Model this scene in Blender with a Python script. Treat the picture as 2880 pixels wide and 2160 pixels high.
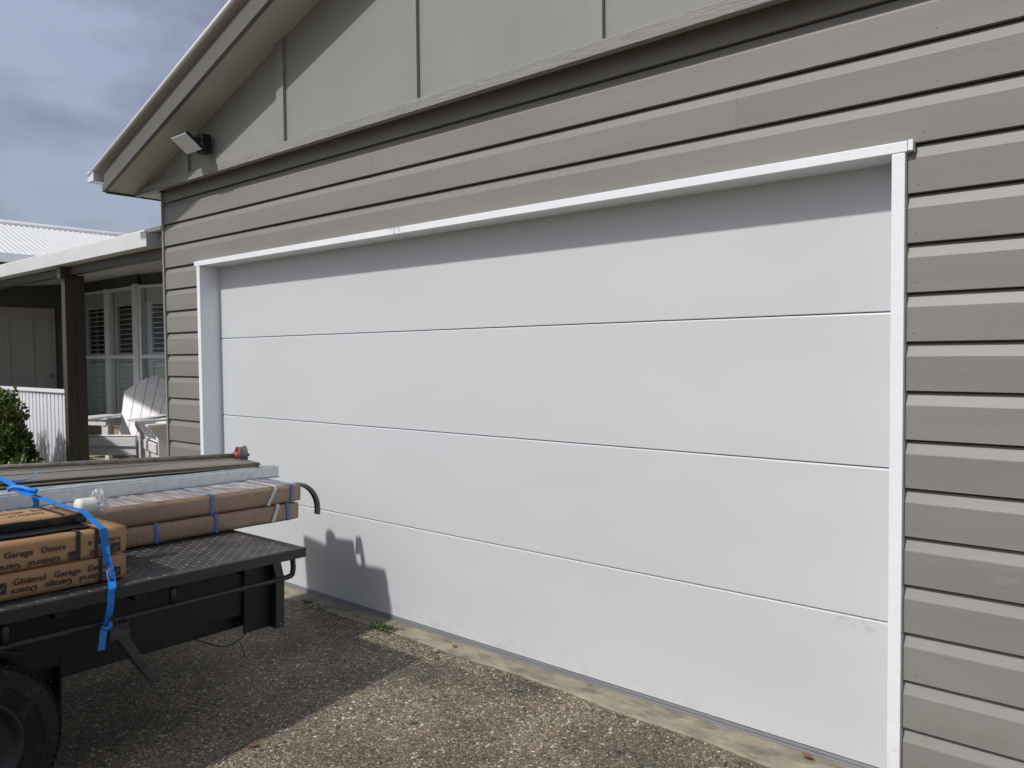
import bpy, bmesh, math, random
from mathutils import Vector, Matrix, noise
R = math.radians
for o in list(bpy.data.objects):
    bpy.data.objects.remove(o)
scene = bpy.context.scene
COL = scene.collection
rnd = random.Random(7)

# ------------------------------------------------------------------ camera
CAM = Vector((0.720, -2.958, 1.595))
YAW, PITCH, ROLL = -0.70489, -0.0363153, -0.00912109
fw = Vector((math.sin(YAW) * math.cos(PITCH), math.cos(YAW) * math.cos(PITCH), math.sin(PITCH)))
r0 = Vector((math.cos(YAW), -math.sin(YAW), 0)); u0 = r0.cross(fw)
rt = math.cos(ROLL) * r0 + math.sin(ROLL) * u0
up = -math.sin(ROLL) * r0 + math.cos(ROLL) * u0
cd = bpy.data.cameras.new('camera'); cam = bpy.data.objects.new('camera', cd); COL.objects.link(cam)
cam.matrix_world = Matrix(((rt.x, up.x, -fw.x, CAM.x), (rt.y, up.y, -fw.y, CAM.y), (rt.z, up.z, -fw.z, CAM.z), (0, 0, 0, 1)))
cd.sensor_fit = 'HORIZONTAL'; cd.sensor_width = 36; cd.lens = 36 * 2200 / 2880
cd.clip_start = 0.05; cd.clip_end = 2000
scene.camera = cam

# ------------------------------------------------------------------ sky, sun, exposure
SUN = Vector((0.18, 1.0, -1.10)).normalized()          # direction the light travels
ELEV = math.asin(-SUN.z); AZ = math.atan2(-SUN.x, -SUN.y)  # azimuth of the sun itself, from +Y
world = bpy.data.worlds.new('World'); scene.world = world; world.use_nodes = True
wn, wl = world.node_tree.nodes, world.node_tree.links; wn.clear()
out = wn.new('ShaderNodeOutputWorld')
sky = wn.new('ShaderNodeTexSky'); sky.sky_type = 'NISHITA'; sky.sun_disc = False
sky.sun_elevation = ELEV; sky.sun_rotation = AZ; sky.air_density = 1.2; sky.dust_density = 5.0
bg1 = wn.new('ShaderNodeBackground'); bg1.inputs[1].default_value = 0.12
wl.new(sky.outputs[0], bg1.inputs[0])
tc = wn.new('ShaderNodeTexCoord'); mp = wn.new('ShaderNodeMapping'); mp.inputs[3].default_value = (1.0, 1.0, 2.0)
mp.inputs[1].default_value = (0.35, 0.2, 0.1)
wl.new(tc.outputs['Generated'], mp.inputs[0])
n1 = wn.new('ShaderNodeTexNoise'); n1.inputs['Scale'].default_value = 2.3; n1.inputs['Detail'].default_value = 3; n1.inputs['Roughness'].default_value = 0.52
wl.new(mp.outputs[0], n1.inputs['Vector'])
n2 = wn.new('ShaderNodeTexNoise'); n2.inputs['Scale'].default_value = 4.4; n2.inputs['Detail'].default_value = 5; n2.inputs['Roughness'].default_value = 0.5
mp2 = wn.new('ShaderNodeMapping'); mp2.inputs[3].default_value = (1, 1, 2.3); mp2.inputs[1].default_value = (3.1, 1.7, 0.6)
wl.new(tc.outputs['Generated'], mp2.inputs[0]); wl.new(mp2.outputs[0], n2.inputs['Vector'])
cr = wn.new('ShaderNodeValToRGB')
cr.color_ramp.elements[0].position = 0.38; cr.color_ramp.elements[0].color = (0.180, 0.195, 0.252, 1)
cr.color_ramp.elements[1].position = 0.60; cr.color_ramp.elements[1].color = (0.325, 0.366, 0.495, 1)
wl.new(n2.outputs[0], cr.inputs[0])
bg2 = wn.new('ShaderNodeBackground'); bg2.inputs[1].default_value = 1.0
wl.new(cr.outputs[0], bg2.inputs[0])
rmp = wn.new('ShaderNodeMapRange'); rmp.inputs[1].default_value = 0.40; rmp.inputs[2].default_value = 0.62
rmp.inputs[3].default_value = 1.0; rmp.inputs[4].default_value = 0.56
wl.new(n1.outputs[0], rmp.inputs[0])
mx = wn.new('ShaderNodeMixShader'); wl.new(rmp.outputs[0], mx.inputs[0]); wl.new(bg1.outputs[0], mx.inputs[1]); wl.new(bg2.outputs[0], mx.inputs[2])
wl.new(mx.outputs[0], out.inputs[0])
sd = bpy.data.lights.new('sun', 'SUN'); sd.energy = 2.4; sd.angle = R(2.0); sd.color = (1.0, 0.975, 0.93)
sun = bpy.data.objects.new('sun', sd); COL.objects.link(sun)
sun.rotation_euler = SUN.to_track_quat('-Z', 'Y').to_euler(); sun.location = (-4, -12, 14)
vs = scene.view_settings; vs.view_transform = 'Standard'; vs.look = 'None'; vs.gamma = 1; vs.exposure = 0.26
vs.use_curve_mapping = False
cy = scene.cycles; cy.max_bounces = 6; cy.diffuse_bounces = 3; cy.glossy_bounces = 3; cy.transmission_bounces = 3; cy.transparent_max_bounces = 8; cy.caustics_reflective = False; cy.caustics_refractive = False

# ------------------------------------------------------------------ helpers
def props(o, label=None, cat=None, group=None, kind=None):
    if label: o['label'] = label
    if cat: o['category'] = cat
    if group: o['group'] = group
    if kind: o['kind'] = kind
    return o
def empty(name, loc=(0, 0, 0), rz=0, label=None, cat=None, group=None, mat=None):
    o = bpy.data.objects.new(name, None); COL.objects.link(o); o.empty_display_size = 0.1
    if mat is not None: o.matrix_world = mat
    else: o.location = loc; o.rotation_euler = (0, 0, rz)
    return props(o, label, cat, group)
def link(name, me, mat, parent=None, smooth=False):
    o = bpy.data.objects.new(name, me); COL.objects.link(o)
    if mat is not None and not me.materials: me.materials.append(mat)
    if parent is not None: o.parent = parent
    if smooth:
        for p in me.polygons: p.use_smooth = True
    return o
def pyd(name, v, f, mat, parent=None, smooth=False):
    me = bpy.data.meshes.new(name); me.from_pydata([tuple(p) for p in v], [], f); me.validate(); me.update()
    bm = bmesh.new(); bm.from_mesh(me); bmesh.ops.recalc_face_normals(bm, faces=bm.faces); bm.to_mesh(me); bm.free()
    return link(name, me, mat, parent, smooth)
def bmobj(name, bm, mat, parent=None, smooth=False):
    bmesh.ops.recalc_face_normals(bm, faces=bm.faces)
    me = bpy.data.meshes.new(name); bm.to_mesh(me); bm.free()
    return link(name, me, mat, parent, smooth)
def bm_box(bm, x0, x1, y0, y1, z0, z1, M=None):
    vs_ = [Vector(p) for p in ((x0, y0, z0), (x1, y0, z0), (x1, y1, z0), (x0, y1, z0), (x0, y0, z1), (x1, y0, z1), (x1, y1, z1), (x0, y1, z1))]
    if M is not None: vs_ = [M @ p for p in vs_]
    b = [bm.verts.new(p) for p in vs_]
    for f in ((0, 3, 2, 1), (4, 5, 6, 7), (0, 1, 5, 4), (1, 2, 6, 5), (2, 3, 7, 6), (3, 0, 4, 7)):
        bm.faces.new([b[i] for i in f])
    return b
def box(name, x0, x1, y0, y1, z0, z1, mat, parent=None, bev=0.0, M=None, seg=2):
    bm = bmesh.new(); bm_box(bm, x0, x1, y0, y1, z0, z1, M)
    if bev: bmesh.ops.bevel(bm, geom=list(bm.edges), offset=bev, segments=seg, affect='EDGES', profile=0.5)
    return bmobj(name, bm, mat, parent)
def prism(name, prof, axis, a0, a1, mat, parent=None, bev=0.0):
    """2-D profile (list) swept along axis 0/1/2 from a0 to a1"""
    n = len(prof); V = []
    for a in (a0, a1):
        for p, q in prof:
            V.append(((a, p, q), (p, a, q), (p, q, a))[axis])
    F = [list(range(n)), list(range(2 * n - 1, n - 1, -1))] + [[i, (i + 1) % n, n + (i + 1) % n, n + i] for i in range(n)]
    o = pyd(name, V, F, mat, parent)
    if bev:
        bm = bmesh.new(); bm.from_mesh(o.data); bmesh.ops.bevel(bm, geom=list(bm.edges), offset=bev, segments=1, affect='EDGES'); bm.to_mesh(o.data); bm.free()
    return o
def tube_bm(bm, pts, rad, n=10, cap=True, r_list=None):
    pts = [Vector(p) for p in pts]; rings = []; prev = None
    for i, p in enumerate(pts):
        if i == 0: t = pts[1] - p
        elif i == len(pts) - 1: t = p - pts[-2]
        else: t = (pts[i + 1] - p).normalized() + (p - pts[i - 1]).normalized()
        t.normalize()
        if prev is None:
            a = Vector((0, 0, 1)) if abs(t.z) < 0.9 else Vector((1, 0, 0)); s = t.cross(a).normalized()
        else: s = (prev - t * prev.dot(t)).normalized()
        prev = s; b = t.cross(s); rr = r_list[i] if r_list else rad
        rings.append([bm.verts.new(p + rr * (math.cos(2 * math.pi * k / n) * s + math.sin(2 * math.pi * k / n) * b)) for k in range(n)])
    for A, B in zip(rings, rings[1:]):
        for k in range(n): bm.faces.new((A[k], A[(k + 1) % n], B[(k + 1) % n], B[k]))
    if cap: bm.faces.new(rings[0][::-1]); bm.faces.new(rings[-1])
def tube(name, pts, rad, mat, parent=None, n=10, r_list=None):
    bm = bmesh.new(); tube_bm(bm, pts, rad, n, True, r_list); return bmobj(name, bm, mat, parent, True)
def spline(pts, k=6):
    pts = [Vector(p) for p in pts]; P = [pts[0] * 2 - pts[1]] + pts + [pts[-1] * 2 - pts[-2]]; o = []
    for i in range(1, len(P) - 2):
        for j in range(k):
            t = j / k; a, b, c, d = P[i - 1:i + 3]
            o.append(0.5 * ((2 * b) + (c - a) * t + (2 * a - 5 * b + 4 * c - d) * t * t + (3 * b - a - 3 * c + d) * t ** 3))
    o.append(pts[-1]); return o
def ribbon(name, pts, widths, th, mat, parent=None, width=0.028):
    """flat webbing: pts centre line, widths = width direction at each point"""
    bm = bmesh.new(); rows = []; pts = [Vector(p) for p in pts]
    for i, p in enumerate(pts):
        t = (pts[min(i + 1, len(pts) - 1)] - pts[max(i - 1, 0)]).normalized()
        w = Vector(widths[i]); w = (w - t * w.dot(t)).normalized(); nn = t.cross(w)
        rows.append([bm.verts.new(p + w * (sx * width / 2) + nn * (sz * th / 2)) for sx, sz in ((-1, -1), (1, -1), (1, 1), (-1, 1))])
    for A, B in zip(rows, rows[1:]):
        for k in range(4): bm.faces.new((A[k], A[(k + 1) % 4], B[(k + 1) % 4], B[k]))
    bm.faces.new(rows[0][::-1]); bm.faces.new(rows[-1])
    return bmobj(name, bm, mat, parent)
def soft_box(name, x0, x1, y0, y1, z0, z1, mat, parent=None, bev=0.006, cuts=(10, 4, 3), amp=0.003, freq=9.0, seed=0.0, bulge=0.0):
    """carton with rounded worn edges and slightly uneven faces"""
    bm = bmesh.new(); bmesh.ops.create_cube(bm, size=1)
    for ax, c in enumerate(cuts):
        es = [e for e in bm.edges if abs((e.verts[0].co - e.verts[1].co)[ax]) > 1e-5]
        if c: bmesh.ops.subdivide_edges(bm, edges=es, cuts=c, use_grid_fill=True)
    D = Vector((x1 - x0, y1 - y0, z1 - z0)); C = Vector((x0 + x1, y0 + y1, z0 + z1)) / 2
    for v in bm.verts:
        q = v.co.copy(); l = Vector([q[i] * D[i] for i in range(3)])
        inn = Vector([max(-D[i] / 2 + bev, min(D[i] / 2 - bev, l[i])) for i in range(3)]); d = l - inn
        if d.length > bev: l = inn + d.normalized() * bev
        for i in range(3):
            if abs(q[i]) > 0.499:
                k = (1 - 4 * q[(i + 1) % 3] ** 2) * (1 - 4 * q[(i + 2) % 3] ** 2)
                l[i] += math.copysign(1, q[i]) * bulge * max(0, k)
        p = l + C
        v.co = p + amp * noise.noise_vector(p * freq + Vector((seed, seed * 1.7, seed * 0.3)))
    return bmobj(name, bm, mat, parent, True)
def copy_tree(o, parent=None):
    c = o.copy(); COL.objects.link(c); c.parent = parent
    for ch in list(o.children): copy_tree(ch, c)
    return c

# ------------------------------------------------------------------ materials
def nmat(name):
    m = bpy.data.materials.new(name); m.use_nodes = True
    n, l = m.node_tree.nodes, m.node_tree.links
    return m, n, l, n['Principled BSDF']
def pmat(name, col, rough=0.5, metal=0.0, var=0.08, vscale=3.0, stretch=(1, 1, 1), bump=0.0, bscale=60.0, bstretch=None, coat=0.0, fine=0.0, spec=0.5, rvar=0.0, dirt=None):
    m, n, l, b = nmat(name)
    g = n.new('ShaderNodeNewGeometry'); mp = n.new('ShaderNodeMapping'); mp.inputs[3].default_value = stretch; l.new(g.outputs['Position'], mp.inputs[0])
    b.inputs['Roughness'].default_value = rough; b.inputs['Metallic'].default_value = metal
    b.inputs['Specular IOR Level'].default_value = spec
    if coat: b.inputs['Coat Weight'].default_value = coat; b.inputs['Coat Roughness'].default_value = 0.18
    no = n.new('ShaderNodeTexNoise'); no.inputs['Scale'].default_value = vscale; no.inputs['Detail'].default_value = 3; l.new(mp.outputs[0], no.inputs['Vector'])
    rp = n.new('ShaderNodeValToRGB'); e = rp.color_ramp.elements
    e[0].position, e[1].position = 0.3, 0.7
    e[0].color = tuple(c * (1 - var) for c in col) + (1,); e[1].color = tuple(min(1, c * (1 + var)) for c in col) + (1,)
    l.new(no.outputs[0], rp.inputs[0]); src = rp.outputs[0]
    if dirt:
        dcol, dscale, lo, hi, dst = dirt
        dm = n.new('ShaderNodeMapping'); dm.inputs[3].default_value = dst; l.new(g.outputs['Position'], dm.inputs[0])
        dn = n.new('ShaderNodeTexNoise'); dn.inputs['Scale'].default_value = dscale; dn.inputs['Detail'].default_value = 4; dn.inputs['Roughness'].default_value = 0.65; l.new(dm.outputs[0], dn.inputs['Vector'])
        dr = n.new('ShaderNodeMapRange'); dr.inputs[1].default_value = lo; dr.inputs[2].default_value = hi; l.new(dn.outputs[0], dr.inputs[0])
        mixn = n.new('ShaderNodeMix'); mixn.data_type = 'RGBA'; l.new(dr.outputs[0], mixn.inputs[0]); l.new(src, mixn.inputs[6]); mixn.inputs[7].default_value = tuple(dcol) + (1,)
        src = mixn.outputs[2]
    l.new(src, b.inputs['Base Color'])
    if rvar:
        rr = n.new('ShaderNodeMapRange'); rr.inputs[3].default_value = max(0.03, rough - rvar); rr.inputs[4].default_value = rough + rvar
        l.new(no.outputs[0], rr.inputs[0]); l.new(rr.outputs[0], b.inputs['Roughness'])
    if bump:
        bm_ = n.new('ShaderNodeMapping'); bm_.inputs[3].default_value = bstretch or stretch; l.new(g.outputs['Position'], bm_.inputs[0])
        bn = n.new('ShaderNodeTexNoise'); bn.inputs['Scale'].default_value = bscale; bn.inputs['Detail'].default_value = 2; l.new(bm_.outputs[0], bn.inputs['Vector'])
        bu = n.new('ShaderNodeBump'); bu.inputs['Strength'].default_value = 1.0; bu.inputs['Distance'].default_value = bump
        l.new(bn.outputs[0], bu.inputs['Height']); l.new(bu.outputs[0], b.inputs['Normal'])
    return m
def insert_mix(m, fac_out_fn, col2=None, mult=False):
    n, l = m.node_tree.nodes, m.node_tree.links; b = n['Principled BSDF']; src = b.inputs['Base Color'].links[0].from_socket
    x = n.new('ShaderNodeMix'); x.data_type = 'RGBA'; x.blend_type = 'MULTIPLY' if mult else 'MIX'
    fac_out_fn(n, l, x); l.new(src, x.inputs[6]); l.new(x.outputs[2], b.inputs['Base Color'])
def tone_per_object(m, lo=0.93, hi=1.05):
    def f(n, l, x):
        oi = n.new('ShaderNodeObjectInfo'); r = n.new('ShaderNodeMapRange'); r.inputs[3].default_value = lo; r.inputs[4].default_value = hi; l.new(oi.outputs['Random'], r.inputs[0])
        c = n.new('ShaderNodeCombineColor'); [l.new(r.outputs[0], c.inputs[i]) for i in range(3)]; l.new(c.outputs[0], x.inputs[7]); x.inputs[0].default_value = 1.0
    insert_mix(m, f, mult=True)
def smudge(m, c, rad, col, amount, scale):
    def f(n, l, x):
        g = n.new('ShaderNodeNewGeometry'); mp = n.new('ShaderNodeMapping'); mp.inputs[1].default_value = tuple(-a / r for a, r in zip(c, rad)); mp.inputs[3].default_value = tuple(1 / r for r in rad); l.new(g.outputs['Position'], mp.inputs[0])
        ln = n.new('ShaderNodeVectorMath'); ln.operation = 'LENGTH'; l.new(mp.outputs[0], ln.inputs[0])
        k = n.new('ShaderNodeMapRange'); k.inputs[1].default_value = 1.0; k.inputs[2].default_value = 0.3; l.new(ln.outputs['Value'], k.inputs[0])
        no = n.new('ShaderNodeTexNoise'); no.inputs['Scale'].default_value = scale; no.inputs['Detail'].default_value = 4; l.new(g.outputs['Position'], no.inputs['Vector'])
        q = n.new('ShaderNodeMapRange'); q.inputs[1].default_value = 0.50; q.inputs[2].default_value = 0.68; q.inputs[4].default_value = amount; l.new(no.outputs[0], q.inputs[0])
        mu = n.new('ShaderNodeMath'); mu.operation = 'MULTIPLY'; l.new(k.outputs[0], mu.inputs[0]); l.new(q.outputs[0], mu.inputs[1]); l.new(mu.outputs[0], x.inputs[0]); x.inputs[7].default_value = tuple(col) + (1,)
    insert_mix(m, f)
GREY = (0.238, 0.231, 0.213)
M = {}
M['board'] = pmat('painted_weatherboard', GREY, 0.48, var=0.055, vscale=1.6, stretch=(0.6, 1, 5.9), bump=0.0004, bscale=12, bstretch=(1.2, 1, 16), spec=0.4, dirt=((0.30, 0.285, 0.25), 5.0, 0.64, 0.80, (1, 1, 3)))
M['gable'] = pmat('painted_gable_sheet', (0.282, 0.282, 0.260), 0.5, var=0.05, vscale=1.6, bump=0.0012, bscale=5.0, spec=0.4)
M['trim'] = pmat('rough_sawn_painted_trim', (0.282, 0.283, 0.256), 0.55, var=0.07, vscale=4, stretch=(0.8, 4, 14), bump=0.004, bscale=14, bstretch=(0.8, 4, 26), spec=0.4)
M['barge'] = pmat('painted_barge_board', (0.135, 0.13, 0.118), 0.45, var=0.05, vscale=3, bump=0.0004, bscale=30)
M['soffit'] = pmat('soffit_lining_paint', (0.54, 0.53, 0.49), 0.6, var=0.05, vscale=2)
M['white'] = pmat('white_gloss_paint', (0.84, 0.865, 0.91), 0.35, var=0.02, vscale=4, bump=0.0012, bscale=18, bstretch=(2, 6, 2), dirt=((0.42, 0.41, 0.40), 22.0, 0.72, 0.86, (1, 1, 1)))
M['door'] = pmat('powder_coated_door_steel', (0.598, 0.628, 0.650), 0.33, var=0.02, vscale=0.8, bump=0.010, bscale=1.1, bstretch=(0.8, 1, 1.6), spec=0.5)
M['seal'] = pmat('grey_bottom_seal', (0.27, 0.28, 0.30), 0.4, var=0.15, vscale=8, stretch=(0.3, 1, 20), metal=0.3)
M['roofwhite'] = pmat('white_roof_steel', (0.78, 0.78, 0.77), 0.35, var=0.04, vscale=4)
M['gutter'] = pmat('white_gutter_steel', (0.74, 0.76, 0.77), 0.35, var=0.04, vscale=3)
M['brown'] = pmat('dark_brown_post_paint', (0.066, 0.058, 0.048), 0.4, var=0.08, vscale=5)
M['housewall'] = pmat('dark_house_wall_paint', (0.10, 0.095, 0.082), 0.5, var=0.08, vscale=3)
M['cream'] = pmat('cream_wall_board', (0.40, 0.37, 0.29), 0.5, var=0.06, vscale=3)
M['frontdoor'] = pmat('taupe_front_door_paint', (0.50, 0.475, 0.42), 0.45, var=0.04, vscale=2)
M['winwhite'] = pmat('white_window_frame', (0.86, 0.88, 0.90), 0.35, var=0.03, vscale=3)
M['louvre'] = pmat('shutter_louvre_white', (0.70, 0.73, 0.71), 0.45, var=0.03, vscale=3)
M['dark'] = pmat('dark_interior', (0.012, 0.012, 0.012), 0.8, var=0.1)
M['ceil'] = pmat('verandah_ceiling_paint', (0.62, 0.62, 0.57), 0.55, var=0.04, vscale=2)
M['chair'] = pmat('white_painted_timber', (0.82, 0.82, 0.84), 0.45, var=0.05, vscale=6, bump=0.0006, bscale=40)
M['deckwood'] = pmat('pale_decking', (0.36, 0.31, 0.22), 0.65, var=0.15, vscale=6, stretch=(1, 8, 1))
M['black'] = pmat('trailer_black_paint', (0.021, 0.022, 0.025), 0.38, var=0.2, vscale=7, bump=0.0006, bscale=30, dirt=((0.10, 0.085, 0.065), 16.0, 0.63, 0.82, (1, 1, 1)), rvar=0.08)
M['blackin'] = pmat('trailer_chassis_black', (0.0055, 0.0055, 0.006), 0.6, var=0.25, vscale=9, dirt=((0.03, 0.025, 0.02), 12.0, 0.6, 0.85, (1, 1, 1)))
M['checker'] = pmat('worn_checker_plate', (0.062, 0.061, 0.062), 0.40, var=0.35, vscale=6, bump=0.001, bscale=60, dirt=((0.17, 0.155, 0.135), 9.0, 0.52, 0.80, (1, 1, 1)), rvar=0.1, metal=0.25)
M['tread'] = pmat('worn_checker_bars', (0.11, 0.105, 0.10), 0.36, var=0.45, vscale=14, metal=0.5, dirt=((0.32, 0.31, 0.29), 30.0, 0.55, 0.75, (1, 1, 1)))
M['rubber'] = pmat('tyre_rubber', (0.006, 0.006, 0.006), 0.8, var=0.2, vscale=10, bump=0.001, bscale=90, dirt=((0.07, 0.06, 0.05), 14, 0.55, 0.8, (1, 1, 1)))
M['rim'] = pmat('black_wheel_rim', (0.02, 0.02, 0.021), 0.4, var=0.2, vscale=8)
M['galv'] = pmat('galvanised_steel', (0.66, 0.71, 0.73), 0.40, metal=0.55, var=0.10, vscale=26, bump=0.0003, bscale=50, rvar=0.10, dirt=((0.42, 0.44, 0.44), 12.0, 0.6, 0.85, (1, 1, 1)))
M['panelbrown'] = pmat('old_taupe_door_panel', (0.205, 0.188, 0.158), 0.5, var=0.10, vscale=4, stretch=(1, 1, 1), bump=0.0012, bscale=6, dirt=((0.27, 0.255, 0.225), 10.0, 0.60, 0.80, (1, 1, 1)))
M['shaft'] = pmat('dull_steel_shaft', (0.26, 0.245, 0.215), 0.5, metal=0.3, var=0.3, vscale=18)
M['red'] = pmat('red_drum_hub', (0.30, 0.06, 0.045), 0.45, var=0.2, vscale=20)
M['drum'] = pmat('grey_cast_drum', (0.15, 0.15, 0.155), 0.4, metal=0.5, var=0.25, vscale=20)
M['track'] = pmat('dark_curved_track', (0.11, 0.115, 0.125), 0.38, metal=0.4, var=0.2, vscale=20)
M['ink'] = pmat('dark_carton_ink', (0.030, 0.024, 0.034), 0.6, var=0.15, vscale=30)
M['bandblack'] = pmat('black_strapping', (0.018, 0.018, 0.019), 0.35, var=0.15, vscale=20)
M['bandblue'] = pmat('blue_strapping', (0.06, 0.17, 0.55), 0.35, var=0.1, vscale=20)
M['blackfilm'] = pmat('black_plastic_wrap', (0.012, 0.012, 0.013), 0.28, var=0.2, vscale=20, bump=0.004, bscale=24)
M['filmwhite'] = pmat('white_stretch_tape', (0.62, 0.60, 0.57), 0.28, var=0.15, vscale=30, bump=0.003, bscale=60, bstretch=(3, 1, 1), coat=0.4)
M['strap'] = pmat('blue_polyester_webbing', (0.006, 0.20, 0.68), 0.5, var=0.08, vscale=30, bump=0.0006, bscale=500)
M['strapdark'] = pmat('navy_strap_print', (0.006, 0.012, 0.06), 0.55, var=0.05)
M['taglabel'] = pmat('blue_strap_label', (0.03, 0.19, 0.62), 0.45, var=0.05)
M['paper'] = pmat('white_wrapping_paper', (0.70, 0.69, 0.66), 0.6, var=0.04, vscale=18, bump=0.003, bscale=22)
M['steelblack'] = pmat('black_steel_hook', (0.03, 0.03, 0.032), 0.35, metal=0.6, var=0.2, vscale=20)
M['legsteel'] = pmat('grey_stand_steel', (0.060, 0.060, 0.063), 0.42, metal=0.3, var=0.2, vscale=14)
M['lampblack'] = pmat('black_lamp_plastic', (0.010, 0.010, 0.012), 0.4, var=0.1)
M['lampwhite'] = pmat('frosted_lamp_face', (0.80, 0.83, 0.90), 0.3, var=0.03)
M['concrete'] = pmat('threshold_concrete', (0.285, 0.250, 0.188), 0.8, var=0.26, vscale=7, bump=0.003, bscale=70, dirt=((0.12, 0.105, 0.08), 4.5, 0.48, 0.70, (1, 2, 1)))
M['soil'] = pmat('garden_ground', (0.17, 0.155, 0.10), 0.9, var=0.3, vscale=3, bump=0.01, bscale=30)
M['leafdry'] = pmat('dry_leaf_brown', (0.17, 0.09, 0.045), 0.6, var=0.3, vscale=60)
M['stone'] = pmat('pale_pebble', (0.33, 0.29, 0.225), 0.7, var=0.45, vscale=60)
M['weed'] = pmat('weed_green', (0.055, 0.085, 0.022), 0.55, var=0.5, vscale=60)
M['bark'] = pmat('shrub_stem', (0.10, 0.075, 0.05), 0.8, var=0.3, vscale=30)

tone_per_object(M['board'], 0.94, 1.05); tone_per_object(M['gable'], 0.97, 1.03)
smudge(M['door'], (-0.20, 0.13, 0.565), (0.16, 0.1, 0.05), (0.30, 0.30, 0.29), 0.28, 42)
smudge(M['door'], (-2.4, 0.13, 0.0), (3.2, 0.3, 0.16), (0.34, 0.31, 0.26), 0.22, 14)
smudge(M['board'], (0.3, 0.0, 0.0), (1.2, 0.3, 0.5), (0.16, 0.14, 0.11), 0.35, 9)
smudge(M['white'], (-2.62, 0.0, 2.30), (0.10, 0.1, 0.05), (0.12, 0.11, 0.10), 0.8, 60)
smudge(M['white'], (-0.02, 0.0, 0.0), (0.2, 0.3, 0.25), (0.35, 0.31, 0.25), 0.5, 25)
def cardboard(name, col, wrap=False):
    m, n, l, b = nmat(name)
    g = n.new('ShaderNodeTexCoord')
    no = n.new('ShaderNodeTexNoise'); no.inputs['Scale'].default_value = 5; no.inputs['Detail'].default_value = 8; l.new(g.outputs['Object'], no.inputs['Vector'])
    rp = n.new('ShaderNodeValToRGB'); e = rp.color_ramp.elements; e[0].position, e[1].position = 0.28, 0.72
    e[0].color = tuple(c * 0.80 for c in col) + (1,); e[1].color = tuple(c * 1.12 for c in col) + (1,)
    l.new(no.outputs[0], rp.inputs[0])
    # fine corrugation / stretch lines running round the pack
    mp = n.new('ShaderNodeMapping'); mp.inputs[3].default_value = (3, 70, 3) if wrap else (2, 110, 2); l.new(g.outputs['Object'], mp.inputs[0])
    st = n.new('ShaderNodeTexNoise'); st.inputs['Scale'].default_value = 2.2 if wrap else 3.0; st.inputs['Detail'].default_value = 4; l.new(mp.outputs[0], st.inputs['Vector'])
    sr = n.new('ShaderNodeMapRange'); sr.inputs[1].default_value = 0.56; sr.inputs[2].default_value = 0.74; sr.inputs[4].default_value = 0.42 if wrap else 0.10; l.new(st.outputs[0], sr.inputs[0])
    mix = n.new('ShaderNodeMix'); mix.data_type = 'RGBA'; l.new(sr.outputs[0], mix.inputs[0]); l.new(rp.outputs[0], mix.inputs[6])
    mix.inputs[7].default_value = tuple(min(1, c * 1.75) for c in col) + (1,)
    l.new(mix.outputs[2], b.inputs['Base Color'])
    b.inputs['Roughness'].default_value = 0.62
    bu = n.new('ShaderNodeBump'); bu.inputs['Distance'].default_value = 0.004 if wrap else 0.0012; bu.inputs['Strength'].default_value = 0.8
    l.new(st.outputs[0], bu.inputs['Height']); l.new(bu.outputs[0], b.inputs['Normal'])
    if wrap:
        b.inputs['Coat Weight'].default_value = 0.55; b.inputs['Coat Roughness'].default_value = 0.22; l.new(bu.outputs[0], b.inputs['Coat Normal'])
    return m
M['card'] = cardboard('printed_carton_board', (0.43, 0.250, 0.118))
M['kraft'] = cardboard('wrapped_kraft_board', (0.315, 0.205, 0.132), True)

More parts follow.
